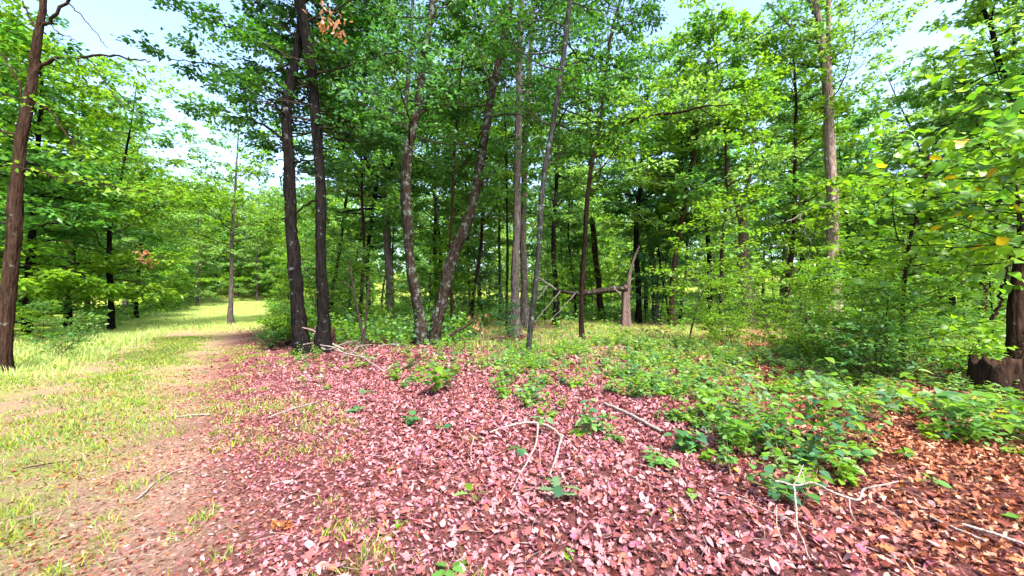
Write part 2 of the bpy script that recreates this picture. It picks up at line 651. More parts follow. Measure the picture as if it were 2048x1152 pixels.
# ------------------------------------------------------------------ ground
def build_ground():
    def axis(lo, hi, near, far):
        v, p = [], 0.0
        s = near
        while p < hi:
            v.append(p)
            p += s
            s = min(far, s * 1.045)
        v.append(hi)
        w, p, s = [], 0.0, near
        while p > lo:
            p -= s
            s = min(far, s * 1.045)
            w.append(max(p, lo))
        return np.array(sorted(set(w + v)))
    xs = axis(-260, 260, 0.14, 14)
    ys = axis(-60, 300, 0.14, 14)
    X, Y = np.meshgrid(xs, ys, indexing='ij')
    Z = H(X, Y)
    V = np.stack([X, Y, Z], -1).reshape(-1, 3)
    nx, ny = len(xs), len(ys)
    i, j = np.meshgrid(np.arange(nx - 1), np.arange(ny - 1), indexing='ij')
    a = (i * ny + j).ravel()
    f = np.stack([a, a + ny, a + ny + 1, a + 1], -1)
    mb = MB()
    mb.add(V, f)
    me = mb.mesh('forest_floor', [M['ground']], smooth=True, tint=False)
    u = fu(V[:, 0], V[:, 1]) + 1.1 * (vnoise(V[:, 0] + 50, V[:, 1] + 50, 0.9) - 0.5) + 0.5 * (vnoise(V[:, 0] + 9, V[:, 1], 0.3) - 0.5)
    u = u + 0.6 * np.clip((V[:, 1] - 4) / 4, 0, 1)
    zr = np.clip(0.5 - u * 0.9, 0, 1)
    zg = np.clip((-u - 3.6) * 0.7, 0, 1)
    d = V[:, 1]
    # grassy glade among the trees beyond the brush
    glade = np.clip(1.8 - np.abs(d - 18.5) / 5.5, 0, 1) * np.clip((V[:, 0] + 1) / 2, 0, 1) * np.clip((vnoise(V[:, 0], V[:, 1], 2.2) - 0.25) * 3, 0, 1)
    far = np.clip((np.hypot(V[:, 0], d) - 24) / 8, 0, 1)
    zr = np.maximum(np.maximum(zr, glade), far)
    zg = np.maximum(zg, far)
    zg = np.maximum(zg, glade * 0.5)
    u0 = fu(V[:, 0], V[:, 1])
    zb = (np.exp(-((u0 + 0.2) / 0.8) ** 2) * 0.9 + np.exp(-((u0 + 3.0) / 0.45) ** 2) * 0.7) * np.clip((26 - d) / 8, 0, 1)
    c = np.stack([zr, zg, zb, np.ones_like(zr)], -1).astype(np.float32)
    at_ = me.attributes.new('zone', 'FLOAT_COLOR', 'POINT')
    at_.data.foreach_set('color', c.ravel())
    o = link('forest_floor', me)
    tag(o, kind='structure')
    return o


FLOOR = build_ground()

# ------------------------------------------------------------------ trees that stand out one by one
# every trunk: pixel polyline (px, py, width) traced bottom to top, at the depth of its foot


def base_depth(py):
    return gnd(1024, py)[1]


def hero(name, label, trunks, bark, foot, crown=None, branches=(), depth=None, dY=0.0, ext=5.0, group=None, extra=None, seed=1, cat='tree', ws=0.75):
    """trunks: list of polylines; crown: dict of foliage settings"""
    rg = np.random.default_rng(seed)
    D = depth or base_depth(foot[1])
    b = at(foot[0], foot[1], D)
    b[2] = float(H(b[0], b[1]))
    root = thing(name, b, label, cat, group)
    paths = []
    for i, tr in enumerate(trunks):
        P = px_path(tr, D, dY, ws)
        if abs(tr[0][1] - foot[1]) < 40:
            P[0, 2] = b[2] - 0.12
        if ext:
            dd = unit(P[-1, :3] - P[-2, :3])
            e = P[-1, :3] + unit(dd + UP * 0.3) * ext * 0.5
            e2 = e + unit(dd + UP * 0.5) * ext * 0.5
            P = np.vstack([P, [*e, P[-1, 3] * 0.72], [*e2, P[-1, 3] * 0.3]])
        o, Q = trunk_object('trunk', P, root, M[bark], origin=b, res=max(24, len(P) * 6))
        paths.append(Q)
    mb = MB()
    for br in branches:
        kw = br[1] if len(br) > 1 and isinstance(br[1], dict) else {}
        Bp = px_path(br[0], D, kw.get('dY', 0.0), 0.5 + ws * 0.35)
        Bp[:, 3] = np.maximum(Bp[:, 3], 0.006)
        q = smooth_path(Bp, max(8, 4 * len(Bp)))
        q[:, :3] += rg.normal(0, 0.02, (len(q), 3))
        t = MB()
        tube(t, q[:, :3] - b, q[:, 3], 6, rough=0.15)
        link('branch', t.mesh('branch', [M[kw.get('bark', bark)]], smooth=True, tint=False), root)
        if kw.get('leafy'):
            limb_foliage(mb, q[:, :3] - b, q[0, 3] * 0.6, rg, crown['size'], kw.get('pal', crown['pal']), per=kw.get('per', crown.get('per', 9)), templ=crown.get('templ', 'quad'), start=kw.get('start', 0.3), sec_len=kw.get('sec_len', 0.35), lat=crown.get('lat', 0.14))
    if crown:
        for Q in paths:
            z0, n = crown['base'], crown['n']
            zs = Q[:, 2]
            top = zs[-1]
            for k in range(n):
                f = (k + rg.uniform(0, 0.9)) / n
                z = z0 + (top - z0) * f ** crown.get('pow', 1.0)
                o_ = np.array([np.interp(z, zs, Q[:, i]) for i in range(3)])
                r = np.interp(z, zs, Q[:, 3])
                az = k * 2.399 + rg.uniform(-0.5, 0.5) + seed
                if D < 18 and rg.random() < 0.85:
                    az = rg.uniform(0.05, math.pi - 0.05)
                if 'az' in crown:
                    az = rg.uniform(*crown['az'])
                el = rg.uniform(*crown.get('el', (0.05, 0.6)))
                L = crown['len'] * rg.uniform(0.6, 1.15) * (1 - 0.35 * f)
                d = np.array([math.cos(az) * math.cos(el), math.sin(az) * math.cos(el), math.sin(el)])
                w = wander(rg, o_, d, L, up=crown.get('up', 0.15)) - b
                rl = min(r * 0.4, 0.008 + L * 0.007)
                tube(mb, w, np.linspace(rl, 0.006, len(w)), 5, mi=1)
                limb_foliage(mb, w, rl, rg, crown['size'], crown['pal'] if rg.random() > crown.get('mixp', 0) else crown['pal2'], per=crown.get('per', 9), templ=crown.get('templ', 'quad'), sec_gap=crown.get('gap', 0.38), n_tw=crown.get('n_tw', 5), flat=crown.get('flat', 0.55), lat=crown.get('lat', 0.14), start=crown.get('start', 0.22))
    if extra:
        extra(mb, b, rg, D)
    if mb.n:
        c = link('crown', mb.mesh('crown', [M['leaf'], M['twig']]), root)
        tag(c, kind='stuff')
    return root, paths


def dead_cluster(*spots):
    def f(mb, b, rg, D):
        for (px, py, n, r, dd) in spots:
            c = at(px, py, D + dd) - b
            P = c + rg.normal(0, r, (n, 3)) * [1, 1, 1.2]
            leaves(mb, P, unit(rg.normal(0, 0.6, (n, 3)) - UP), unit(rg.normal(0, 1, (n, 3))), rg.uniform(0.09, 0.17, n), palette('brown', n, rg), 'oak_simple', rg=rg)
    return f


LAND = []   # landmarks: (px, phrase) used for wording the labels of the woods behind


def landmark(px, phrase):
    LAND.append((px, phrase))


# 1 tree at the left edge, brown bark, bare limbs
hero('roadside_tree', 'brown-barked tree at the edge of the grass with bare arching limbs against the sky',
     [[(2, 742, 46), (14, 600, 40), (25, 480, 36), (38, 340, 31), (50, 240, 28), (64, 160, 26), (76, 80, 22), (84, 30, 18), (88, -10, 16)]],
     'bark_brown', (2, 742), dict(base=9.5, n=9, len=2.6, size=0.13, pal='mid', per=6, el=(0.2, 0.8)),
     [([(66, 150, 14), (85, 128, 13), (120, 117, 11), (170, 114, 9), (230, 113, 7), (275, 120, 5), (300, 124, 3)],),
      ([(170, 114, 4), (195, 140, 3.5), (215, 175, 3), (245, 215, 2)], dict(leafy=True, sec_len=0.25)),
      ([(255, 116, 3), (280, 145, 2.5), (305, 172, 1.5)],),
      ([(72, 60, 12), (98, 42, 11), (140, 0, 9), (160, -25, 7)],),
      ([(138, 5, 5), (165, 35, 4), (190, 68, 3), (222, 98, 1.5)],),
      ([(74, 65, 8), (58, 35, 6), (40, 0, 5)],),
      ([(95, 35, 4), (108, 60, 3.5), (135, 72, 3), (155, 85, 1.5)],),
      ([(62, 198, 7), (90, 215, 6), (112, 238, 6), (140, 278, 5), (165, 303, 4), (190, 315, 3)], dict(leafy=True, pal='lime')),
      ([(48, 338, 9), (75, 340, 8), (110, 354, 7), (160, 364, 6), (220, 372, 4), (290, 382, 2.5)], dict(leafy=True, pal='lime')),
      ([(45, 190, 8), (20, 130, 6), (-20, 90, 5)], dict(leafy=True)),
      ([(36, 270, 7), (0, 262, 6), (-60, 250, 4)], dict(leafy=True, pal='lime'))],
     ext=4, seed=11, ws=0.92)
landmark(5, 'brown roadside tree')

# 2, 3 lime oaks in the grass
hero('meadow_oak', 'low-branching lime-green oak with dark trunk at the edge of the meadow',
     [[(223, 664, 15), (222, 600, 14), (218, 520, 13), (220, 450, 11), (228, 400, 10), (243, 350, 7), (255, 290, 5)]],
     'bark_dark', (223, 664), dict(base=2.2, n=34, len=4.0, size=0.20, pal='lime', pal2='mid', mixp=0.25, per=8, el=(-0.05, 0.4), gap=0.5, lat=0.2, flat=0.45),
     [([(218, 470, 6), (190, 420, 5), (165, 400, 4), (130, 380, 3)], dict(leafy=True)),
      ([(225, 410, 6), (250, 395, 5), (260, 380, 4), (290, 350, 3)], dict(leafy=True))],
     ext=3.0, seed=12, ws=0.95, extra=dead_cluster((288, 505, 26, 0.16, -3.2), (298, 525, 20, 0.14, -3.2), (140, 555, 8, 0.1, -2.5), (137, 478, 6, 0.1, -2.5)))
landmark(223, 'low-branching meadow oak')
hero('meadow_tree', 'slender lone grey-trunked tree standing in the tall grass of the meadow',
     [[(460, 649, 12), (462, 600, 10), (463, 540, 9), (464, 480, 8), (467, 420, 6), (472, 350, 4)]],
     'bark_grey', (460, 649), dict(base=3.6, n=30, len=4.2, size=0.22, pal='pale', pal2='lime', mixp=0.4, per=8, el=(-0.05, 0.45), gap=0.5, lat=0.2, flat=0.45),
     ext=3.0, seed=13, ws=1.0)
landmark(460, 'lone meadow tree')

# 4, 5 pair of dark trunks
hero('dark_oak', 'dark-barked tree of the close pair, bending near its top, nearer the meadow',
     [[(606, 706, 42), (600, 660, 37), (594, 600, 35), (588, 520, 33), (582, 430, 31), (577, 330, 29), (574, 240, 27), (580, 175, 25), (595, 95, 21), (603, 30, 18), (608, -20, 16)]],
     'bark_dark', (606, 706), dict(base=5.2, n=36, len=3.6, size=0.145, pal='dark', pal2='teal', mixp=0.4, per=14, el=(0.0, 0.5)),
     [([(572, 285, 9), (545, 262, 8), (512, 243, 6), (470, 235, 4), (420, 232, 3)], dict(leafy=True, pal='mid', dY=1.2)),
      ([(578, 240, 6), (550, 210, 5), (520, 190, 4), (470, 170, 3)], dict(leafy=True, dY=-1.5)),
      ([(577, 120, 7), (530, 90, 5), (450, 50, 4), (370, 30, 3)], dict(leafy=True, dY=0.6)),
      ([(580, 190, 6), (500, 160, 5), (420, 130, 4), (340, 120, 3)], dict(leafy=True, dY=0.2))],
     ext=4.5, seed=14, ws=0.8, extra=dead_cluster((655, 35, 40, 0.18, -1.6), (672, 55, 20, 0.12, -1.6)))
landmark(605, 'pair of dark trunks')
hero('dark_oak', 'dark straight trunk of the close pair, farther from the meadow, with a grey lower trunk',
     [[(650, 706, 36), (646, 650, 30), (644, 580, 27), (642, 480, 25), (640, 380, 25), (634, 260, 25), (625, 160, 25), (613, 70, 26), (600, 0, 27), (594, -40, 26)]],
     'bark_dark', (650, 706), dict(base=6.0, n=34, len=3.6, size=0.145, pal='dark', pal2='mid', mixp=0.4, per=14, el=(0.0, 0.5)),
     [([(645, 395, 7), (620, 405, 6), (590, 425, 5), (560, 440, 3)],),
      ([(640, 320, 5), (600, 322, 5), (555, 318, 3)],)],
     ext=4.5, seed=15, ws=0.84, dY=-0.3)
landmark(650, 'pair of dark trunks')

# 6 spreading oak farther in
hero('spreading_oak', 'thick grey-barked oak with long crooked limbs deeper in the woods',
     [[(782, 644, 27), (781, 600, 24), (778, 540, 23), (774, 470, 23), (770, 400, 24), (768, 345, 20), (765, 280, 15), (755, 200, 10)]],
     'bark_grey', (782, 650), dict(base=7.0, n=34, len=5.5, size=0.24, pal='dark', pal2='mid', mixp=0.4, per=8, el=(0.0, 0.5), gap=0.55, lat=0.25),
     [([(762, 425, 8), (740, 417, 7), (710, 420, 6), (675, 426, 4)], dict(bark='bark_dark')),
      ([(765, 365, 9), (745, 335, 9), (720, 305, 8), (695, 285, 7), (670, 262, 5), (640, 240, 4)], dict(bark='bark_dark', leafy=True)),
      ([(764, 395, 6), (740, 390, 5), (715, 382, 4), (690, 385, 3)], dict(bark='bark_dark')),
      ([(752, 345, 5), (720, 240, 4), (690, 232, 3.5), (665, 232, 2.5)], dict(bark='bark_dark')),
      ([(775, 345, 8), (795, 300, 6), (800, 240, 5)], dict(bark='bark_dark', leafy=True))],
     ext=4, seed=16, ws=0.66)
landmark(780, 'crooked-limbed grey oak')

# 7, 8 forked lichen tree


def fork_extra(mb, b, rg, D):
    pass


froot, _ = hero('forked_tree', 'lichen-covered tree forking at its foot into two leaning trunks',
     [[(848, 694, 34), (842, 650, 31), (833, 600, 29), (823, 540, 27), (817, 470, 26), (813, 390, 25), (815, 330, 24), (824, 265, 23), (833, 220, 22), (843, 160, 21), (852, 90, 20), (862, 30, 18), (868, -20, 17)],
      [(866, 694, 28), (876, 640, 30), (886, 590, 31), (897, 545, 31), (912, 500, 30), (932, 450, 28), (947, 405, 26), (957, 350, 24), (966, 290, 23), (978, 220, 21), (994, 140, 19), (1010, 70, 17), (1022, 10, 15), (1030, -30, 14)]],
     'bark_lichen', (855, 694), dict(base=6.2, n=22, len=3.4, size=0.145, pal='dark', pal2='teal', mixp=0.4, per=9, el=(-0.05, 0.5)),
     [([(832, 235, 7), (860, 195, 5), (880, 150, 4)], dict(leafy=True)),
      ([(985, 190, 7), (970, 140, 5), (955, 90, 4)], dict(leafy=True)),
      ([(950, 385, 5), (985, 350, 4), (1000, 330, 3)], dict(leafy=True))],
     ext=4.5, seed=17, ws=0.72, dY=-0.4)
landmark(855, 'forked lichen-covered tree')

# 9 thin grey trunk behind the fork
hero('slim_tree', 'pale slim trunk hidden behind the thicker stem of the forked lichen tree',
     [[(842, 668, 15), (830, 600, 13), (815, 500, 13), (806, 420, 13), (806, 330, 12), (812, 220, 11), (818, 120, 10), (826, 0, 9)]],
     'bark_pale', (842, 668), dict(base=7.5, n=14, len=3.0, size=0.17, pal='mid', pal2='teal', mixp=0.4, per=8, lat=0.2), ext=3, seed=18, ws=0.7)
hero('slim_sapling', 'thin dark upright sapling just behind the leaning stem of the forked tree',
     [[(904, 676, 10), (903, 620, 8), (900, 560, 8), (900, 480, 7), (905, 400, 7), (908, 320, 6), (915, 220, 5), (925, 120, 4)]],
     'bark_brown', (904, 676), dict(base=4.8, n=16, len=2.2, size=0.16, pal='mid', pal2='lime', mixp=0.4, per=8, lat=0.16, el=(-0.1, 0.3)), ext=2, seed=19, ws=0.75)

# 10 tall grey pair
hero('tall_grey_tree', 'thick pale-grey trunk with flared dark base beside the lichen sapling',
     [[(1032, 674, 40), (1030, 630, 33), (1030, 580, 30), (1032, 500, 27), (1034, 400, 26), (1036, 280, 25), (1038, 150, 23), (1042, 20, 20), (1043, -20, 19)]],
     'bark_grey', (1032, 674), dict(base=8.5, n=22, len=4.2, size=0.17, pal='dark', pal2='mid', mixp=0.3, per=9, lat=0.2), ext=4, seed=20, ws=0.56)
landmark(1032, 'thick pale-grey trunk')
hero('tall_grey_tree', 'slimmer pale-grey trunk half hidden behind the thick flared grey trunk',
     [[(1052, 655, 26), (1049, 600, 19), (1047, 520, 17), (1047, 420, 16), (1050, 300, 15), (1056, 180, 13), (1064, 60, 11)]],
     'bark_grey', (1052, 656), dict(base=9, n=16, len=4, size=0.2, pal='mid', pal2='dark', mixp=0.4, per=8, lat=0.2), ext=3, seed=21, ws=0.75)
hero('slim_sapling', 'thin black sapling stem pressed close to the thick pale-grey trunk',
     [[(1013, 662, 8), (1014, 600, 7), (1015, 500, 7), (1014, 420, 6), (1013, 330, 6), (1010, 230, 5)]],
     'bark_black', (1013, 662), dict(base=5.2, n=14, len=2.0, size=0.16, pal='mid', pal2='lime', mixp=0.4, per=8, lat=0.16, el=(-0.1, 0.3)), ext=2.5, seed=22, ws=0.7)

# 11 pale lichen sapling
hero('lichen_sapling', 'slender crooked sapling with pale blue-grey lichen bark leaning away upward',
     [[(1055, 716, 13), (1060, 660, 13), (1068, 600, 13), (1074, 540, 13), (1079, 470, 13), (1082, 410, 13), (1090, 340, 13), (1102, 270, 13), (1112, 210, 13), (1122, 150, 13), (1130, 90, 13), (1137, 20, 12), (1142, -20, 11)]],
     'bark_pale', (1055, 716), dict(base=4.9, n=28, len=2.5, size=0.135, pal='dark', pal2='mid', mixp=0.3, per=9, el=(-0.1, 0.4)),
     [([(1108, 262, 5), (1125, 230, 4), (1145, 210, 3), (1170, 205, 2.5)], dict(bark='bark_dark', leafy=True)),
      ([(1135, 110, 5), (1170, 110, 4), (1215, 125, 3), (1260, 150, 2)], dict(bark='bark_dark', leafy=True))],
     ext=3.5, seed=23, ws=0.78, dY=-0.3)
landmark(1060, 'slender lichen sapling')

# 12 dark straight young tree with the long bough
hero('dark_young_tree', 'dark reddish slim straight trunk with one long bough arching over the glade',
     [[(1162, 680, 16), (1163, 620, 15), (1166, 540, 15), (1171, 450, 15), (1177, 380, 14), (1186, 310, 14), (1194, 280, 12), (1203, 220, 11), (1212, 140, 10), (1224, 60, 9), (1240, 0, 8)]],
     'bark_black', (1162, 680), dict(base=6.0, n=28, len=3.4, size=0.15, pal='dark', pal2='lime', mixp=0.3, per=9, el=(-0.05, 0.4)),
     [([(1192, 290, 13), (1210, 275, 13), (1235, 252, 12), (1265, 242, 12), (1300, 233, 11), (1330, 228, 9), (1370, 222, 8), (1410, 212, 6), (1470, 210, 4), (1520, 212, 3)], dict(leafy=True, pal='lime', sec_len=0.22, start=0.72, dY=-1.6)),
      ([(1395, 216, 4), (1430, 235, 3.5), (1450, 255, 3), (1490, 262, 2), (1515, 285, 1.5)], dict(leafy=True, pal='lime', start=0.6, sec_len=0.2)),
      ([(1222, 75, 5), (1235, 40, 4), (1250, 0, 3)],),
      ([(1200, 240, 5), (1160, 200, 4), (1130, 180, 3)], dict(leafy=True))],
     ext=3.0, seed=24, ws=0.6)
landmark(1162, 'dark reddish slim trunk')

# 13 trees behind the log
hero('slim_tree', 'reddish slim trunk standing behind the broken log',
     [[(1203, 636, 15), (1198, 580, 13), (1192, 520, 13), (1186, 460, 13), (1182, 400, 12), (1180, 320, 10), (1178, 220, 8)]],
     'bark_brown', (1203, 638), dict(base=9, n=20, len=4.0, size=0.26, pal='pale', pal2='mid', mixp=0.5, per=8, lat=0.25, gap=0.55), ext=4, seed=25, ws=0.85)

# 17 forked brown trunk at the right
hero('knobbly_tree', 'straight brown trunk forking high into two stems behind the lime brush',
     [[(1497, 640, 24), (1493, 580, 21), (1489, 520, 20), (1486, 460, 19), (1482, 425, 18), (1470, 395, 11), (1460, 370, 10), (1455, 330, 9), (1450, 260, 7)],
      [(1483, 440, 12), (1490, 400, 11), (1496, 360, 10), (1502, 320, 10), (1508, 250, 8), (1514, 160, 7)]],
     'bark_tan', (1497, 642), dict(base=7.5, n=17, len=4.2, size=0.22, pal='mid', pal2='lime', mixp=0.4, per=8, lat=0.22, gap=0.5), depth=25, ext=3, seed=26, ws=1.0)
landmark(1490, 'high-forking brown trunk')

# 18 tall pale tan trunk
hero('tall_pale_tree', 'tall pale tan trunk with mottled bark and a bare grey limb, forking near the top',
     [[(1670, 660, 36), (1669, 600, 32), (1667, 540, 29), (1666, 470, 27), (1664, 400, 25), (1661, 320, 24), (1658, 240, 23), (1653, 160, 21), (1645, 100, 19), (1638, 50, 16), (1630, 0, 14), (1626, -30, 13)],
      [(1655, 180, 12), (1657, 120, 12), (1657, 60, 11), (1657, 0, 11), (1658, -30, 10)]],
     'bark_tan', (1670, 662), dict(base=10.5, n=14, len=3.6, size=0.18, pal='mid', pal2='pale', mixp=0.4, per=8, lat=0.2),
     [([(1634, 86, 8), (1615, 80, 7), (1590, 65, 7), (1570, 42, 6), (1550, 25, 5), (1535, 5, 4)], dict(bark='bark_grey')),
      ([(1628, 20, 8), (1620, 5, 7), (1610, -20, 6)], dict(bark='bark_grey')),
      ([(1652, 415, 5), (1625, 415, 4), (1598, 432, 3.5), (1570, 445, 2.5)], dict(bark='wood_bleached')),
      ([(1600, 430, 3), (1608, 460, 2.5), (1625, 490, 1.5)], dict(bark='wood_bleached'))],
     depth=19, ext=3, seed=27, ws=0.95, extra=dead_cluster((1808, 127, 14, 0.14, 1), (1806, 176, 14, 0.12, 1), (1916, 220, 14, 0.12, 1), (1798, 272, 16, 0.14, 1)))
landmark(1668, 'tall pale tan trunk')

# right-hand trunk at the edge and its rotten stump
hero('dead_vine_tree', 'dark ridged dead trunk with a vine, standing behind the rotten stump',
     [[(2040, 770, 62), (2036, 720, 54), (2034, 660, 48), (2035, 600, 42), (2037, 540, 36), (2039, 490, 28), (2041, 450, 20), (2036, 400, 9), (2033, 350, 6)]],
     'bark_brown', (2040, 770), None,
     [([(1985, 640, 12), (1998, 610, 11), (2008, 570, 10), (2018, 530, 9), (2026, 490, 8)], dict(bark='bark_black')),
      ([(2036, 700, 8), (2050, 600, 7), (2060, 480, 6)], dict(bark='bark_tan'))],
     ext=0, seed=28, ws=0.85)
landmark(2036, 'dark vine-clad dead trunk')

# ------------------------------------------------------------------ the broken tree with its fallen trunk
def broken_tree():
    D = base_depth(655)
    b = at(1252, 655, D)
    b[2] = float(H(b[0], b[1]))
    root = thing('broken_tree', b, 'snapped dead tree, its trunk hinged over level with a splintered standing stub', 'tree')
    rg = np.random.default_rng(5)
    P = px_path([(1253, 657, 33), (1252, 640, 29), (1252, 620, 25), (1252, 600, 22), (1253, 585, 20), (1254, 574, 17)], D, 0, 0.7)
    P[0, 2] -= 0.1
    P = smooth_path(P, 18)
    mb = MB()
    # fluted, hollow-looking stub: deep folds round the ring
    ns = 20
    a = np.linspace(0, 2 * math.pi, ns, endpoint=False)
    fl = 1 + 0.16 * np.sin(a * 5 + 0.6) + 0.08 * np.sin(a * 9)
    fl[13:16] *= 0.55
    V = []
    for i, p in enumerate(P):
        V.append(np.stack([p[0] + np.cos(a) * p[3] * fl, p[1] + np.sin(a) * p[3] * fl, p[2] + np.where(i > 15, rg.uniform(-0.1, 0.25, ns), 0)], 1))
    V = np.array(V) - b
    n = len(P)
    i = np.arange(n - 1)[:, None] * ns
    j = np.arange(ns)[None]
    f = np.stack([i + j, i + (j + 1) % ns, i + ns + (j + 1) % ns, i + ns + j], -1).reshape(-1, 4)
    mb.add(V.reshape(-1, 3), f)
    link('stump', mb.mesh('stump', [M['wood_dead']], smooth=True, tint=False), root)
    t = MB()
    q = smooth_path(px_path([(1256, 598, 9), (1257, 575, 10), (1259, 552, 8), (1264, 530, 6), (1272, 508, 5), (1279, 492, 3)], D), 16)
    tube(t, q[:, :3] - b, q[:, 3], 6, rough=0.25)
    link('splinter', t.mesh('splinter', [M['wood_dead']], smooth=True, tint=False), root)
    t = MB()
    q = smooth_path(px_path([(1256, 580, 12), (1240, 577, 16), (1220, 579, 17), (1195, 583, 17), (1170, 586, 15), (1145, 586, 11), (1125, 583, 9), (1110, 578, 8)], D, -0.8, 0.72), 26)
    tube(t, q[:, :3] - b, q[:, 3], 10, rough=0.18)
    lg = link('fallen_trunk', t.mesh('fallen_trunk', [M['bark_lichen']], smooth=True, tint=False), root)
    for pl in ([(1112, 579, 7), (1098, 568, 6), (1082, 558, 5), (1068, 545, 3)],
               [(1100, 569, 4), (1085, 575, 3), (1062, 590, 2)],
               [(1098, 568, 4), (1090, 578, 3), (1075, 600, 2)],
               [(1085, 560, 3), (1065, 565, 2), (1045, 560, 1.5)],
               [(1120, 582, 5), (1105, 600, 4), (1085, 625, 3), (1068, 645, 2)],
               [(1150, 587, 4), (1130, 610, 3), (1110, 632, 2.5), (1090, 648, 2)],
               [(1076, 552, 3), (1060, 538, 2), (1040, 530, 1.2)]):
        t = MB()
        q = smooth_path(px_path(pl, D - 0.9, -0.6, 0.55), 12)
        q[:, :3] += rg.normal(0, 0.015, (len(q), 3))
        tube(t, q[:, :3] - b, np.maximum(q[:, 3], 0.01), 5, rough=0.2)
        link('dead_limb', t.mesh('dead_limb', [M['wood_bleached']], smooth=True, tint=False), lg)
    t = MB()
    q = smooth_path(px_path([(1241, 590, 4), (1236, 584, 4), (1229, 577, 2)], D - 0.3), 6)
    tube(t, q[:, :3] - b, q[:, 3], 5)
    link('splinter', t.mesh('splinter', [M['wood_dead']], smooth=True, tint=False), root)


broken_tree()
landmark(1252, 'snapped tree')


def stump(name, px, py, wpx, hpx, mat, label, jag=0.35, flute=0.12, seed=3, ns=18):
    rg = np.random.default_rng(seed)
    D = base_depth(py)
    b = at(px, py, D)
    b[2] = float(H(b[0], b[1]))
    r, h = wpx * D / F / 2, hpx * D / F
    a = np.linspace(0, 2 * math.pi, ns, endpoint=False)
    ph = rg.uniform(0, 6)
    fl = 1 + flute * np.sin(a * 4 + ph) + flute * 0.7 * np.sin(a * 7 + 1)
    rows = []
    jn = rg.uniform(-1, 1, ns)
    jn = (jn + np.roll(jn, 1) + np.roll(jn, -1) + 0.5 * np.roll(jn, 2)) / 2.2
    topz = h * (1 - jag * (0.5 + 0.5 * np.sin(a + ph)) + jag * 0.45 * jn + 0.15 * np.maximum(0, jn) ** 2)
    for k in np.linspace(0, 1, 9):
        rr = r * fl * (1.0 + 0.35 * np.exp(-k * 5)) * (1 - 0.12 * k)
        rows.append(np.stack([np.cos(a) * rr, np.sin(a) * rr, -0.1 + (topz + 0.1) * k], 1))
    for k, s in ((1, 0.8), (0.8, 0.6), (0.6, 0.3)):
        rr = r * fl * 0.88 * s
        rows.append(np.stack([np.cos(a) * rr, np.sin(a) * rr, topz * k * (0.9 if s < 0.7 else 1)], 1))
    V = np.concatenate(rows)
    n = len(rows)
    i = np.arange(n - 1)[:, None] * ns
    j = np.arange(ns)[None]
    f = np.stack([i + j, i + (j + 1) % ns, i + ns + (j + 1) % ns, i + ns + j], -1).reshape(-1, 4)
    mb = MB()
    mb.add(V, f)
    o = link(name, mb.mesh(name, [M[mat]], smooth=True, tint=False), None, tuple(b))
    tag(o, label, 'stump')
    return o


stump('rotten_stump', 2006, 792, 92, 84, 'bark_brown', 'broad dark rotten stump with a jagged rim below the vine-clad trunk', seed=4, jag=0.4, flute=0.08, ns=40)
stump('broken_stump', 664, 700, 14, 38, 'bark_brown', 'small splintered brown stump tucked behind the pair of dark trunks', seed=6, jag=0.5)
stump('broken_stump', 680, 672, 9, 18, 'wood_dead', 'tiny reddish splintered stump in the shade beyond the brush heap', seed=8, jag=0.5)

# ------------------------------------------------------------------ kinds of forest tree, copied into the woods


def tree_kind(seed, h, r, base, n, L, size, pal, pal2, bark, per=11, el=(0.0, 0.5), lean=0.04, gap=0.55, n_tw=5, lat=0.22, low=1.0, templ='quad', flat=0.5, limb_r=0.011):
    """returns (trunk mesh with its limbs, crown mesh) rooted at the origin"""
    rg = np.random.default_rng(seed)
    P = wander(rg, (0, 0, -0.2), (lean * rg.normal(), lean * rg.normal(), 1), h, n=12, up=0.6, jitter=0.045)
    rad = r * np.linspace(1, 0.12, len(P)) ** 0.8
    rad[0] *= 1.35
    wood, crown = MB(), MB()
    Q = smooth_path(np.column_stack([P, rad]), 30)
    tube(wood, Q[:, :3], Q[:, 3], 8, rough=0.15)
    for k in range(n):
        f = (k + rg.uniform(0, 0.9)) / n
        z = base + (h * 0.97 - base) * f ** low
        o_ = np.array([np.interp(z, Q[:, 2], Q[:, i]) for i in range(3)])
        rr = np.interp(z, Q[:, 2], Q[:, 3])
        az = k * 2.399 + rg.uniform(-0.5, 0.5)
        e = rg.uniform(*el)
        ln = L * rg.uniform(0.6, 1.15) * (1 - 0.55 * f ** 1.5)
        d = np.array([math.cos(az) * math.cos(e), math.sin(az) * math.cos(e), math.sin(e)])
        w = wander(rg, o_, d, ln, up=0.15)
        rl = min(rr * 0.55, 0.012 + ln * limb_r)
        tube(wood, w, np.linspace(rl, 0.006, len(w)), 5)
        limb_foliage(crown, w, rl, rg, size, pal if rg.random() > 0.35 else pal2, per=per, sec_gap=gap, n_tw=n_tw, lat=lat, templ=templ, flat=flat)
    return (wood.mesh('trunk', [M[bark]], smooth=True, tint=False), crown.mesh('crown', [M['leaf'], M['twig']]))


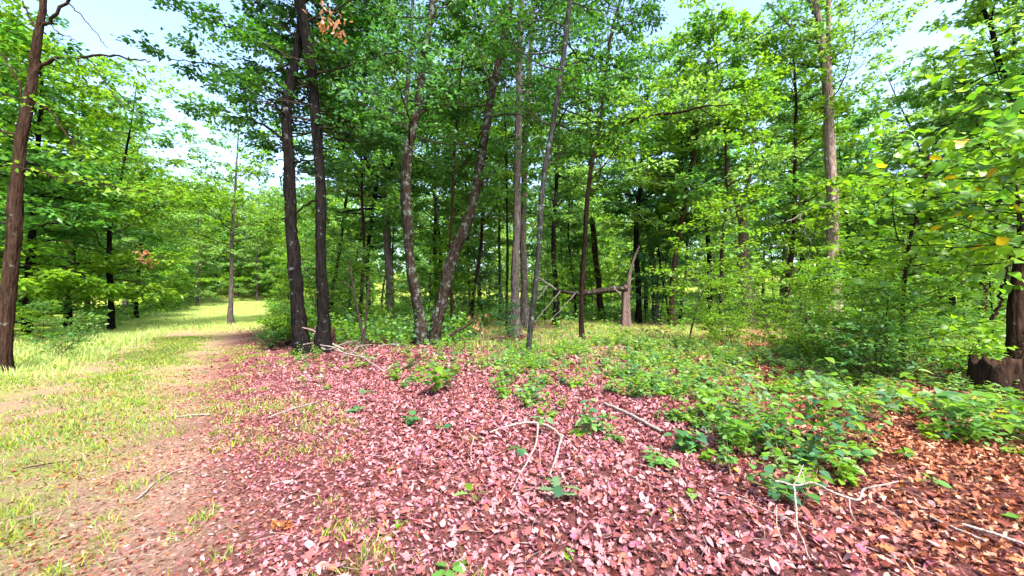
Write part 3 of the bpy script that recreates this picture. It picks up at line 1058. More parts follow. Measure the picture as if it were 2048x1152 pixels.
KINDS = {
    'tall_dark': tree_kind(101, 19, 0.20, 5.8, 32, 4.2, 0.27, 'fresh', 'pale', 'bark_dark'),
    'tall_grey': tree_kind(102, 21, 0.26, 7.0, 32, 4.6, 0.27, 'fresh', 'teal', 'bark_grey'),
    'tall_brown': tree_kind(103, 18, 0.17, 5.2, 30, 3.8, 0.26, 'lime', 'pale', 'bark_brown'),
    'slim_grey': tree_kind(104, 16, 0.10, 5.2, 26, 2.8, 0.25, 'pale', 'fresh', 'bark_pale', gap=0.45),
    'slim_dark': tree_kind(105, 15, 0.09, 5.0, 26, 2.8, 0.25, 'fresh', 'pale', 'bark_black', gap=0.45),
    'edge': tree_kind(106, 15, 0.17, 0.6, 46, 3.8, 0.25, 'lime', 'mid', 'bark_dark', el=(-0.1, 0.35)),
    'edge_pale': tree_kind(107, 16, 0.17, 0.8, 46, 4.0, 0.26, 'pale', 'lime', 'bark_grey', el=(-0.1, 0.35)),
    'maple': tree_kind(108, 5.5, 0.035, 0.8, 24, 1.8, 0.145, 'lime', 'lime', 'bark_grey', el=(-0.1, 0.2), gap=0.3, n_tw=5, per=7, lat=0.13, flat=0.3),
    'maple_green': tree_kind(109, 4.6, 0.03, 0.6, 24, 1.6, 0.145, 'fresh', 'lime', 'bark_dark', el=(-0.1, 0.25), gap=0.3, n_tw=5, per=7, lat=0.13, flat=0.35),
    'sapling_teal': tree_kind(110, 5.0, 0.03, 0.7, 20, 1.6, 0.17, 'teal', 'mid', 'bark_dark', el=(0.0, 0.4), gap=0.32, per=7, lat=0.15, flat=0.5),
}


def place_tree(kind, name, x, y, s, rz, label, group, cat='tree', sxy=None):
    z = float(H(x, y))
    root = thing(name, (x, y, z), label, cat, group)
    root.rotation_euler = (0, 0, rz)
    root.scale = (sxy or s, sxy or s, s)
    tm, cm = KINDS[kind]
    link('trunk', tm, root)
    c = link('crown', cm, root)
    tag(c, kind='stuff')
    return root


ORD = ['first', 'second', 'third', 'fourth', 'fifth', 'sixth', 'seventh', 'eighth', 'ninth', 'tenth', 'eleventh', 'twelfth', 'thirteenth', 'fourteenth', 'fifteenth', 'sixteenth', 'seventeenth', 'eighteenth', 'nineteenth', 'twentieth']


def ordinal_labels(items, what):
    """items: list of dicts with px; wording by the landmark tree just to the left and the count from it"""
    lm = sorted(LAND)
    cnt = {}
    for it in sorted(items, key=lambda q: q['px']):
        k = max([i for i, (p, _) in enumerate(lm) if p <= it['px']], default=-1)
        key = (k if k < 0 else lm[k][1], it['what'])
        c = cnt[key] = cnt.get(key, 0) + 1
        o = ORD[min(c, len(ORD)) - 1]
        if k < 0:
            it['label'] = f"{it['what']}, {o} in from the far left edge"
        else:
            it['label'] = f"{it['what']}, {o} one right of the {lm[k][1]}"


# trees of the woods: scattered with spacing, in the forest on both sides of the track
woods = []
rgw = np.random.default_rng(21)
taken = [(gnd(p, 660)[0], 20) for p in ()]
pts_taken = []


def far_enough(x, y, m):
    return all((x - a) ** 2 + (y - b_) ** 2 > m * m for a, b_ in pts_taken)


def try_tree(x, y, kind, s, gap):
    if not far_enough(x, y, gap):
        return
    px, _ = project((x, y, 3))
    if px < -260 or px > 2320:
        return
    pts_taken.append((x, y))
    woods.append(dict(kind=kind, x=x, y=y, s=s, rz=rgw.uniform(0, 6.28), px=float(px)))


# hand-placed trees first: the dense edge along the far side of the meadow
for (px, d, k, s) in ((-120, 12.5, 'edge', 0.95), (60, 15.5, 'edge', 0.85), (140, 21, 'edge', 1.0), (-20, 22, 'edge_pale', 1.1), (275, 28, 'edge', 0.75), (250, 33, 'edge_pale', 1.05), (325, 40, 'edge', 0.85),
                      (330, 50, 'edge_pale', 1.1), (395, 52, 'edge_pale', 1.0), (430, 60, 'edge', 1.1), (475, 64, 'edge_pale', 1.1), (515, 60, 'edge_pale', 0.95), (552, 66, 'edge', 1.15), (450, 76, 'edge_pale', 1.3), (500, 80, 'edge_pale', 1.35), (535, 74, 'edge_pale', 1.25), (405, 72, 'edge_pale', 1.25)):
    x = (px - 1024) / F * d
    try_tree(x, d, k, s, 1.0)
for (px, d, k, s) in ((1312, 29, 'tall_grey', 0.95), (1358, 24, 'slim_dark', 0.95), (1338, 26, 'slim_dark', 0.85), (1112, 34, 'slim_grey', 1.1), (965, 30, 'tall_brown', 0.9), (940, 24, 'slim_grey', 1.0),
                      (1000, 27, 'slim_grey', 1.05), (735, 24, 'tall_dark', 0.8), (700, 34, 'tall_brown', 0.9), (1560, 34, 'tall_grey', 0.95), (1600, 30, 'slim_dark', 1.15), (1830, 26, 'tall_brown', 0.9), (1885, 22, 'slim_grey', 1.0), (1905, 27, 'tall_dark', 0.9), (1960, 20, 'tall_brown', 0.95), (2010, 29, 'tall_grey', 1.05), (2090, 17, 'tall_dark', 1.0), (1420, 30, 'tall_dark', 1.05), (1345, 21, 'tall_brown', 0.95), (1275, 25, 'tall_dark', 1.0), (1565, 22, 'tall_brown', 0.92), (1440, 20, 'slim_dark', 1.1), (1110, 23, 'tall_dark', 0.9), (940, 20, 'slim_dark', 1.1), (720, 19, 'slim_dark', 1.05), (1290, 36, 'tall_brown', 1.1),
                      (880, 36, 'tall_dark', 1.1), (635, 42, 'edge', 1.0), (660, 26, 'tall_brown', 0.85)):
    x = (px - 1024) / F * d
    try_tree(x, d, k, s, 1.0)
tries = 0
while len(woods) < 98 and tries < 4000:
    tries += 1
    d = rgw.uniform(24, 60)
    x = rgw.uniform(-1.35, 1.42) * d
    u = fu(x, d)
    if -9 < u < 4.5 and d < 60:
        continue
    if u < 0:
        k = rgw.choice(['edge', 'tall_dark', 'edge_pale'])
        s = rgw.uniform(0.8, 1.0)
    else:
        k = rgw.choice(['tall_dark', 'tall_grey', 'tall_brown', 'slim_grey', 'slim_dark'], p=[0.13, 0.13, 0.14, 0.3, 0.3])
        s = rgw.uniform(0.8, 1.15)
    try_tree(x, d, k, s, 3.4)
WHAT = {'tall_dark': ('dark-barked forest tree', 'forest_tree'), 'tall_grey': ('grey-barked forest tree', 'forest_tree'), 'tall_brown': ('brown-barked lime-leaved forest tree', 'forest_tree'),
        'slim_grey': ('slim pale-stemmed forest tree', 'slim_tree'), 'slim_dark': ('slim black-stemmed forest tree', 'slim_tree'), 'edge': ('lime-green tree leafy to the ground', 'leafy_tree'), 'edge_pale': ('pale-green tree leafy to the ground', 'leafy_tree')}
for w in woods:
    w['what'] = WHAT[w['kind']][0]
ordinal_labels(woods, '')
for w in woods:
    place_tree(w['kind'], WHAT[w['kind']][1], w['x'], w['y'], w['s'], w['rz'], w['label'], 'trees of the woods behind')

# understory saplings
und = []
for (px, py, k, s) in ((1376, 684, 'maple', 0.95), (1690, 742, 'maple', 0.42), (1775, 762, 'maple_green', 0.40), (1590, 725, 'maple', 0.34), (1540, 680, 'maple', 0.5), (1575, 660, 'maple', 1.2), (1320, 650, 'sapling_teal', 1.15), (1290, 640, 'sapling_teal', 1.4), (1240, 632, 'maple', 1.5),
                       (1640, 690, 'maple_green', 0.6), (1745, 655, 'maple_green', 1.2), (1470, 706, 'maple', 0.42), (1560, 640, 'maple', 1.3),
                       (700, 668, 'maple_green', 0.9), (715, 655, 'maple_green', 0.8), (640, 650, 'maple', 0.95), (590, 680, 'maple', 0.42), (812, 655, 'maple_green', 0.6), (930, 650, 'maple_green', 1.1),
                       (965, 655, 'sapling_teal', 0.9), (985, 640, 'maple', 1.4), (1090, 650, 'maple_green', 0.9), (1120, 640, 'maple_green', 1.2), (850, 645, 'maple', 1.3), 
                       (1800, 650, 'maple', 1.2), (1860, 668, 'maple', 0.9), (1930, 655, 'maple', 1.3), (1985, 690, 'maple_green', 0.9), (1765, 690, 'maple_green', 0.55), (560, 690, 'maple_green', 0.32), (85, 690, 'maple_green', 0.35), (1010, 690, 'sapling_teal', 0.28), (1145, 636, 'maple', 1.3), 
                       (1350, 628, 'maple', 1.8), (1610, 630, 'maple', 1.9), (1690, 632, 'maple_green', 1.8), (780, 632, 'maple', 1.7), (660, 630, 'maple', 1.8), (1010, 628, 'maple', 1.9), (1215, 625, 'maple', 2.2), (1440, 626, 'maple', 2.2), (1650, 625, 'maple', 2.2), (1730, 628, 'maple', 2.0), (1890, 632, 'maple', 1.9), (1960, 634, 'maple', 1.8), (2020, 636, 'maple', 1.7), (1620, 648, 'maple_green', 1.3), (920, 660, 'maple', 0.8), (1700, 640, 'maple', 1.7), ):
    g = gnd(px, py)
    und.append(dict(kind=k, x=g[0], y=g[1], s=s, px=float(px)))
UW = {'maple': 'tiered lime-leaved sapling', 'maple_green': 'bushy green sapling', 'sapling_teal': 'blue-green broad-leaved sapling'}
for w in und:
    w['what'] = UW[w['kind']]
ordinal_labels(und, '')
for w in und:
    place_tree(w['kind'], 'forest_sapling', w['x'], w['y'], w['s'], rgw.uniform(0, 6.28), w['label'], 'saplings of the understory', 'sapling', sxy=w['s'] * (1.0 if w['s'] < 1.3 else 0.85))


# far woods that read as one mass
def distant_woods():
    rg = np.random.default_rng(31)
    mb = MB()
    cs, n = [], 0
    while n < 190:
        d = rg.uniform(62, 105)
        x = rg.uniform(-1.5, 1.5) * d
        if n >= 150:
            d = rg.uniform(6, 55)
            x = (1.45 * d + rg.uniform(4, 26)) if n % 3 else -(1.45 * d + rg.uniform(5, 26))
        z0 = float(H(x, d))
        h = rg.uniform(15, 22)
        tube(mb, np.array([[x, d, z0 - 0.3], [x + rg.normal(0, 0.3), d, h * 0.5], [x, d, h * 0.9]]), [0.24, 0.17, 0.05], 5, mi=1, cap=False)
        m = 950
        t = rg.beta(1.0, 1.25, m)
        zz = 0.6 + (h - 0.6) * t
        rad = rg.uniform(3.2, 4.4) * np.sqrt(np.clip(1 - (t - 0.45) ** 2 / 0.34, 0.05, 1))
        a = rg.uniform(0, 6.283, m)
        rr = rad * np.sqrt(rg.random(m))
        P = np.stack([x + np.cos(a) * rr, d + np.sin(a) * rr, z0 + zz], 1)
        k = rg.integers(0, 60, m)
        cl = rg.normal(0, 0.5, (60, 3))
        P += cl[k]
        A = unit(rg.normal(0, 1, (m, 3)) * [1, 1, 0.4])
        N = unit(UP + rg.normal(0, 0.7, (m, 3)))
        T = palette(rg.choice(['fresh', 'lime', 'pale', 'pale']), m, rg)
        leaves(mb, P, A, N, rg.uniform(0.45, 0.9, m) * (1.25 if n < 150 else 0.6), T, 'quad', rg=rg)
        n += 1
    o = link('distant_woods', mb.mesh('distant_woods', [M['leaf'], M['twig']]))
    tag(o, 'dense green woods far behind the trees', 'woods', kind='stuff')


distant_woods()

# ------------------------------------------------------------------ leaves used as separate parts (shared meshes)
LEAFMESH = {}


def leaf_mesh(templ, pal, i, mat='leaf'):
    key = (templ, pal, i, mat)
    if key not in LEAFMESH:
        rg = np.random.default_rng(abs(hash((templ, i))) % 1000 if False else (len(templ) * 31 + i * 7 + len(pal)))
        mb = MB()
        if pal == 'yellow':
            c = np.array([[0.45, 0.33, 0.02]]) * rg.uniform(0.8, 1.1)
        elif pal == 'silver':
            c = np.array([[0.14, 0.24, 0.12]]) * rg.uniform(0.9, 1.2)
        elif isinstance(pal, str):
            c = palette(pal, 1, rg, 0.3)
        leaves(mb, np.zeros((1, 3)), np.array([[1.0, 0, 0]]), np.array([[0, 0, 1.0]]), np.array([1.0]), c, templ, curl=np.array([rg.uniform(0.1, 0.7)]), bend=np.array([rg.uniform(0.0, 0.45)]), rg=rg)
        LEAFMESH[key] = mb.mesh('leaf', [M[mat]], smooth=False)
    return LEAFMESH[key]


def leaf_object(parent, P, A, N, size, templ, pal, i, mat='leaf', name='leaf'):
    A = unit(A)
    B = unit(np.cross(N, A))
    N = np.cross(A, B)
    o = link(name, leaf_mesh(templ, pal, i, mat), parent)
    m = Matrix(((A[0] * size, B[0] * size, N[0] * size, P[0]), (A[1] * size, B[1] * size, N[1] * size, P[1]), (A[2] * size, B[2] * size, N[2] * size, P[2]), (0, 0, 0, 1)))
    o.matrix_basis = m
    return o


# ------------------------------------------------------------------ broad-leaved understory tree at the right
def broadleaf(name, label, px, py, path, limbs, size, n_parts, per, seed, D=None, pal='mid', yellow=0.02, gap=0.3):
    rg = np.random.default_rng(seed)
    D = D or base_depth(py)
    b = at(px, py, D)
    b[2] = float(H(b[0], b[1]))
    root = thing(name, b, label, 'tree')
    P = px_path(path, D)
    P[0, 2] = b[2] - 0.1
    o, Q = trunk_object('trunk', P, root, M['bark_black'], nseg=8, origin=b, flare=0.2)
    Ps, As, Ns, Ss, Cs = [], [], [], [], []
    mb = MB()
    for (t, az, el, L) in limbs:
        i = int(t * (len(Q) - 1))
        w = wander(rg, Q[i, :3] - b, (math.cos(az) * math.cos(el), math.sin(az) * math.cos(el), math.sin(el)), L, n=7, up=0.05, jitter=0.13)
        tb = MB()
        tube(tb, w, np.linspace(0.014, 0.004, len(w)), 5)
        link('branch', tb.mesh('branch', [M['bark_dark']], smooth=True, tint=False), root)
        nt = int(L / gap)
        for k in range(nt):
            f = 0.15 + 0.85 * k / max(1, nt - 1)
            j = f * (len(w) - 1)
            i0 = min(int(j), len(w) - 2)
            s = w[i0] + (w[i0 + 1] - w[i0]) * (j - i0)
            dl = unit(w[i0 + 1] - w[i0])
            lat = unit(np.cross(dl, UP)) * (1 if k % 2 else -1)
            e = s + unit(dl * 0.7 + lat * rg.uniform(0.4, 1) + UP * rg.uniform(-0.25, 0.25)) * rg.uniform(0.3, 0.7)
            twigs_mesh(mb, [s], [e], 0.004, 0.0025, mi=1)
            m = per
            tt = np.linspace(0.1, 1, m)
            sg = np.where(np.arange(m) % 2, 1.0, -1.0)
            d2 = unit(e - s)
            l2 = unit(np.cross(d2, UP))
            Ps.append(s + (e - s) * tt[:, None] + rg.normal(0, 0.02, (m, 3)))
            As.append(unit(d2 * 0.5 + l2 * sg[:, None] + rg.normal(0, 0.25, (m, 3)) - UP * rg.uniform(0.1, 0.7, (m, 1))))
            Ns.append(unit(UP + rg.normal(0, 0.45, (m, 3))))
            Ss.append(size * rg.uniform(0.6, 1.25, m))
    Ps, As, Ns, Ss = map(np.concatenate, (Ps, As, Ns, Ss))
    wp = Ps + b
    px_, py_ = project(wp)
    inv = (px_ > -20) & (px_ < 2068) & (py_ > -20) & (py_ < 1172)
    app = np.where(inv, Ss / wp[:, 1], 0)
    order = np.argsort(-app)
    big = order[:n_parts]
    rest = order[n_parts:]
    for i in big:
        pl = 'yellow' if rg.random() < yellow else rg.choice([pal, 'pale', 'fresh', 'mid'], p=[0.45, 0.2, 0.2, 0.15])
        leaf_object(root, Ps[i], As[i], Ns[i], Ss[i], 'heart', pl, int(rg.integers(0, 4)))
    if len(rest):
        T = palette(pal, len(rest), rg)
        lm = rg.random(len(rest)) < 0.35
        T[lm] = palette('lime', int(lm.sum()), rg)
        leaves(mb, Ps[rest], As[rest], Ns[rest], Ss[rest], T, 'ovate', width=np.full(len(rest), 1.5), rg=rg)
    c = link('crown', mb.mesh('crown', [M['leaf'], M['twig']]), root)
    tag(c, kind='stuff')


rgl = np.random.default_rng(77)
broadleaf('broadleaf_sapling', 'dark-stemmed broad-leaved young tree between the tall tan trunk and the rotten stump', 1804, 738,
          [(1804, 738, 13), (1802, 690, 11), (1805, 640, 10), (1808, 580, 10), (1815, 520, 9), (1822, 470, 8), (1838, 420, 6), (1850, 370, 5), (1858, 310, 4)],
          [(0.12 + 0.86 * i / 48, i * 2.4, rgl.uniform(-0.05, 0.35), rgl.uniform(1.1, 2.5)) for i in range(48)], 0.155, 300, 7, 41, pal='lime')
broadleaf('broadleaf_sapling', 'broad-leaved tree reaching in from the frame edge beside the vine-clad trunk', 2120, 800,
          [(2120, 800, 15), (2118, 700, 13), (2110, 600, 12), (2105, 500, 11), (2110, 400, 9), (2118, 300, 7), (2120, 220, 5)],
          [(0.48 + 0.5 * i / 34, 2.2 + rgl.uniform(-1.3, 1.6), rgl.uniform(-0.1, 0.35), rgl.uniform(1.1, 2.3)) for i in range(34)], 0.15, 220, 7, 42, yellow=0.05, pal='lime')


# ------------------------------------------------------------------ leafy bush with fine leaves
def bush(name, label, px, py, w, h, size, pal, seed, n=26, per=9, templ='ovate'):
    rg = np.random.default_rng(seed)
    b = gnd(px, py)
    b[2] = float(H(b[0], b[1]))
    root = thing(name, b, label, 'bush')
    mb, wd = MB(), MB()
    for k in range(n):
        az = k * 2.4
        d = np.array([math.cos(az) * rg.uniform(0.2, 1) * w, math.sin(az) * rg.uniform(0.2, 1) * w, h * rg.uniform(0.5, 1)])
        L = np.linalg.norm(d)
        wdr = wander(rg, (0, 0, 0), d, L, n=5, up=0.2, jitter=0.12)
        tube(wd, wdr, np.linspace(0.008, 0.003, len(wdr)), 4)
        limb_foliage(mb, wdr, 0.006, rg, size, pal, per=per, sec_gap=0.16, sec_len=0.2, tw_len=0.2, n_tw=3, templ=templ, lat=0.06, flat=0.4)
    link('stem', wd.mesh('stem', [M['twig']], smooth=True, tint=False), root)
    c = link('foliage', mb.mesh('foliage', [M['leaf'], M['twig']]), root)
    tag(c, kind='stuff')


bush('leafy_bush', 'dense dark-green bush at the foot of the broad-leaved young tree', 1745, 772, 0.75, 1.2, 0.09, 'fresh', 51, n=8, per=6)
bush('leafy_bush', 'dark-green bush in front of the rotten stump', 1895, 770, 0.6, 0.9, 0.11, 'lime', 52, n=6, per=6)
bush('leafy_bush', 'yellow-green bush in front of the tall pale tan trunk', 1640, 735, 0.7, 0.7, 0.10, 'lime', 53, n=12, per=6)
bush('leafy_bush', 'lime bush hugging the pair of dark trunks on the meadow side', 575, 690, 0.6, 1.0, 0.09, 'lime', 54)
bush('leafy_bush', 'small dark-green bush at the edge of the track before the dark trunks', 540, 697, 0.22, 0.5, 0.06, 'dark', 55, n=14)
bush('leafy_bush', 'low green weed clump in the grass beside the brown roadside tree', 122, 712, 0.3, 0.55, 0.08, 'fresh', 56, n=7, per=6)
bush('leafy_bush', 'pale broad-leaved weed clump near the low-branching meadow oak', 165, 680, 0.4, 0.8, 0.12, 'pale', 57, n=8, per=6)
bush('leafy_bush', 'lime brush before the brown trunk that forks high up', 1450, 690, 0.9, 0.9, 0.10, 'lime', 58, n=11, per=6)
bush('leafy_bush', 'lime brush between the forking brown trunk and the tall tan trunk', 1560, 700, 1.0, 0.8, 0.10, 'lime', 59, n=11, per=6)

# ------------------------------------------------------------------ seedlings and low plants picked out singly
SEED = []


def plant(px, py, label, kind='whorl', h=0.25, n=7, size=0.11, templ='ovate_fine', pals=('mid', 'lime'), seed=0, spread=0.5, stems=1):
    rg = np.random.default_rng(seed + 900)
    b = gnd(px, py)
    b[2] = float(H(b[0], b[1]))
    root = thing('seedling', b, label, 'plant', 'low plants on the forest floor')
    for s_ in range(stems):
        az0 = rg.uniform(0, 6.28)
        lean = rg.uniform(0.05, 0.3) if stems == 1 else rg.uniform(0.25, 1.1)
        w = wander(rg, (0, 0, -0.02), (math.cos(az0) * lean, math.sin(az0) * lean, 1), h * rg.uniform(0.7, 1.15), n=7, up=-0.45 if stems > 3 else 0.0, jitter=0.1)
        tb = MB()
        tube(tb, w, np.linspace(0.0045, 0.002, len(w)), 5)
        link('stem', tb.mesh('stem', [M['green_stem']], smooth=True, tint=False), root)
        for k in range(n):
            f = 1.0 if kind == 'whorl' else (0.3 + 0.7 * k / max(1, n - 1))
            j = f * (len(w) - 1)
            i0 = min(int(j), len(w) - 2)
            p = w[i0] + (w[i0 + 1] - w[i0]) * (j - i0)
            az = az0 + (k * 6.283 / n if kind == 'whorl' else k * 2.4) + rg.normal(0, 0.25)
            el = rg.uniform(-0.25, 0.35)
            A = np.array([math.cos(az) * math.cos(el), math.sin(az) * math.cos(el), math.sin(el)])
            N = unit(UP + rg.normal(0, 0.3, 3))
            sz = size * rg.uniform(0.65, 1.2)
            p2 = p + A * size * 0.18
            leaf_object(root, p2, A, N, sz, templ, rg.choice(pals), int(rg.integers(0, 4)))
    return root


plant(868, 788, 'young leafy sapling in front of the forked lichen tree', 'alt', 0.72, 15, 0.16, 'ovate_fine', ('fresh', 'lime', 'fresh'), 1, stems=4)
plant(845, 742, 'shadowed seedling with lobed leaves at the foot of the forked tree', 'alt', 0.35, 9, 0.15, 'oak', ('fresh', 'dark'), 2, stems=2)
plant(697, 826, 'low blue-green seedling beside the thin stick on the leaf litter', 'alt', 0.14, 6, 0.11, 'ovate_fine', ('teal', 'fresh'), 3, stems=2)
plant(735, 798, 'small teal seedling a little beyond the stick on the litter', 'whorl', 0.14, 7, 0.11, 'oak', ('teal',), 4)
plant(812, 776, 'small green seedling below the leaning dark stick', 'whorl', 0.15, 6, 0.11, 'ovate_fine', ('teal', 'fresh'), 5)
plant(826, 848, 'seedling with rounded heart-shaped blue-green leaves on open litter', 'alt', 0.16, 7, 0.10, 'heart', ('teal',), 6, stems=2)
plant(888, 862, 'small bright-green seedling beyond the bent pale twig', 'whorl', 0.10, 6, 0.10, 'ovate_fine', ('fresh', 'teal'), 7)
plant(945, 1000, 'single lime-green lobed leaf sprig lying low on the litter', 'whorl', 0.08, 4, 0.12, 'oak', ('lime', 'pale'), 8)
plant(806, 1044, 'tiny lime star-shaped seedling on the open litter', 'whorl', 0.04, 5, 0.065, 'oak', ('lime',), 9)
plant(1030, 906, 'green lobed seedling just before the pale forked dead branch', 'whorl', 0.12, 7, 0.11, 'oak', ('fresh', 'teal'), 10)
plant(1115, 990, 'grey-green oak sprig hanging over the litter', 'alt', 0.14, 7, 0.14, 'oak', ('teal', 'silver'), 11)
plant(1082, 858, 'pale long-leaved whorl above the pale forked dead branch', 'whorl', 0.26, 6, 0.19, 'narrow', ('pale', 'silver', 'fresh'), 12)
plant(1050, 800, 'whitish-green seedling clump beyond the pale forked branch', 'alt', 0.42, 12, 0.12, 'ovate_fine', ('silver', 'pale', 'teal'), 13, stems=5)
plant(1180, 868, 'bushy green seedling at the near end of the log in the litter', 'alt', 0.42, 13, 0.095, 'ovate_fine', ('fresh', 'teal', 'pale'), 14, stems=6)
plant(1382, 1003, 'tiny two-leaved lime seedling on bare litter', 'whorl', 0.05, 2, 0.085, 'heart', ('lime', 'pale'), 15)
plant(1300, 1028, 'single flat green leaf on the litter before the broad bushy seedling', 'whorl', 0.03, 2, 0.075, 'ovate_fine', ('fresh', 'pale'), 16)
plant(1348, 1046, 'yellowing small seedling on the litter', 'alt', 0.06, 4, 0.075, 'narrow', ('yellow', 'lime'), 17)
plant(1136, 1104, 'tiny pale lime seedling close to the camera', 'whorl', 0.04, 5, 0.05, 'oak', ('lime', 'pale'), 18)
plant(895, 1142, 'dark-green lobed seedling at the bottom of the photo', 'whorl', 0.06, 6, 0.10, 'oak', ('fresh',), 19)
plant(1600, 1015, 'hanging green sprig over the pale dead branch at the edge of the shade', 'alt', 0.4, 11, 0.1, 'ovate_fine', ('fresh', 'teal'), 20, stems=4)
plant(1560, 930, 'broad bushy green seedling clump in front of the pale dead branch', 'alt', 0.8, 18, 0.105, 'ovate_fine', ('fresh', 'lime', 'teal'), 21, stems=8)
plant(1480, 905, 'lime seedling clump beside the broad bushy seedling', 'alt', 0.62, 14, 0.09, 'heart', ('lime', 'fresh'), 22, stems=6)
plant(1660, 900, 'tall green seedling clump behind the broad bushy seedling', 'alt', 0.85, 17, 0.11, 'ovate_fine', ('lime', 'fresh', 'teal'), 23, stems=8)
plant(1420, 850, 'rounded lime seedling clump among the low brush', 'alt', 0.6, 14, 0.095, 'heart', ('lime', 'pale'), 24, stems=6)
plant(1535, 830, 'silvery-green seedling clump in the middle of the low brush', 'alt', 0.8, 15, 0.11, 'ovate_fine', ('silver', 'pale', 'lime'), 25, stems=7)
plant(1730, 850, 'large glossy-leaved seedling before the dark-green bush', 'alt', 0.85, 15, 0.125, 'ovate_fine', ('silver', 'lime', 'fresh'), 26, stems=7)
plant(1845, 845, 'tall teal-leaved seedling in front of the rotten stump', 'whorl', 0.42, 8, 0.20, 'ovate_fine', ('teal', 'silver'), 27, stems=2)
plant(1930, 880, 'broad lime seedling clump below the rotten stump', 'alt', 0.6, 14, 0.12, 'ovate_fine', ('lime', 'fresh'), 28, stems=6)
plant(2025, 890, 'bright yellow-green seedling clump at the edge under the stump', 'alt', 0.6, 14, 0.125, 'ovate_fine', ('lime', 'lime', 'fresh'), 29, stems=6)
plant(1810, 935, 'small green seedling on the brown shaded litter', 'whorl', 0.10, 7, 0.10, 'ovate_fine', ('fresh', 'lime'), 30)
plant(1870, 985, 'tiny green seedling alone on the brown shaded litter', 'whorl', 0.08, 5, 0.08, 'ovate_fine', ('fresh', 'pale'), 31)
plant(2038, 1050, 'lime seedling at the edge of the brown litter near the sticks', 'whorl', 0.08, 5, 0.10, 'ovate_fine', ('lime',), 32)
plant(1270, 800, 'green seedling clump beyond the log in the litter', 'alt', 0.45, 13, 0.1, 'ovate_fine', ('fresh', 'pale', 'lime'), 33, stems=5)
plant(1160, 780, 'bright green lobed seedling between the pale sapling and the log', 'alt', 0.26, 9, 0.13, 'oak', ('fresh', 'lime'), 34, stems=3)
plant(1320, 780, 'dark round-leaved seedling clump beyond the log', 'alt', 0.45, 12, 0.1, 'heart', ('fresh', 'teal'), 35, stems=5)
plant(1400, 765, 'lime lobed seedling clump in the far brush', 'alt', 0.5, 12, 0.12, 'oak', ('lime', 'fresh'), 36, stems=5)
plant(1385, 905, 'blue-green rounded seedling clump at the near rim of the brush', 'alt', 0.24, 9, 0.11, 'heart', ('teal', 'pale'), 37, stems=4)
plant(1320, 925, 'fine-leaved green seedling clump at the end of the log', 'alt', 0.2, 9, 0.10, 'ovate_fine', ('pale', 'fresh'), 38, stems=4)

# dead brown-leaved seedling
rgd = np.random.default_rng(64)
b = gnd(968, 690)
b[2] = float(H(b[0], b[1]))
root = thing('dead_seedling', b, 'dead seedling with hanging brown leaves near the forked lichen tree', 'plant')
w = wander(rgd, (0, 0, -0.05), (-0.05, 0, 1), 1.0, n=5, up=0, jitter=0.08)
tb = MB()
tube(tb, w, np.linspace(0.010, 0.004, len(w)), 5)
link('stem', tb.mesh('stem', [M['stick_pale']], smooth=True, tint=False), root)
for k in range(34):
    az = rgd.uniform(0, 6.28)
    p = w[int(rgd.integers(3, 6))] + np.array([math.cos(az), math.sin(az), 0]) * rgd.uniform(0.02, 0.42) + [0, 0, rgd.uniform(-0.18, 0.14)]
    leaf_object(root, p, np.array([math.cos(az) * 0.5, math.sin(az) * 0.5, -0.9]), unit(rgd.normal(0, 1, 3)), rgd.uniform(0.09, 0.15), 'oak_simple', 'brown', int(rgd.integers(0, 4)))


# ------------------------------------------------------------------ low brush and undergrowth that nobody could count
def in_poly(px, py, poly):
    inside = np.zeros(np.shape(px), bool)
    n = len(poly)
    for i in range(n):
        x1, y1 = poly[i]
        x2, y2 = poly[(i + 1) % n]
        c = ((y1 > py) != (y2 > py)) & (px < (x2 - x1) * (py - y1) / (y2 - y1 + 1e-9) + x1)
        inside ^= c
    return inside


BRUSH = [(1010, 700), (1180, 688), (1400, 690), (1560, 700), (1700, 680), (2150, 660), (2150, 905), (2040, 915), (1880, 890), (1770, 880), (1720, 960), (1640, 1000), (1530, 985), (1420, 955), (1330, 905), (1180, 880), (1110, 850), (1000, 800), (985, 745)]


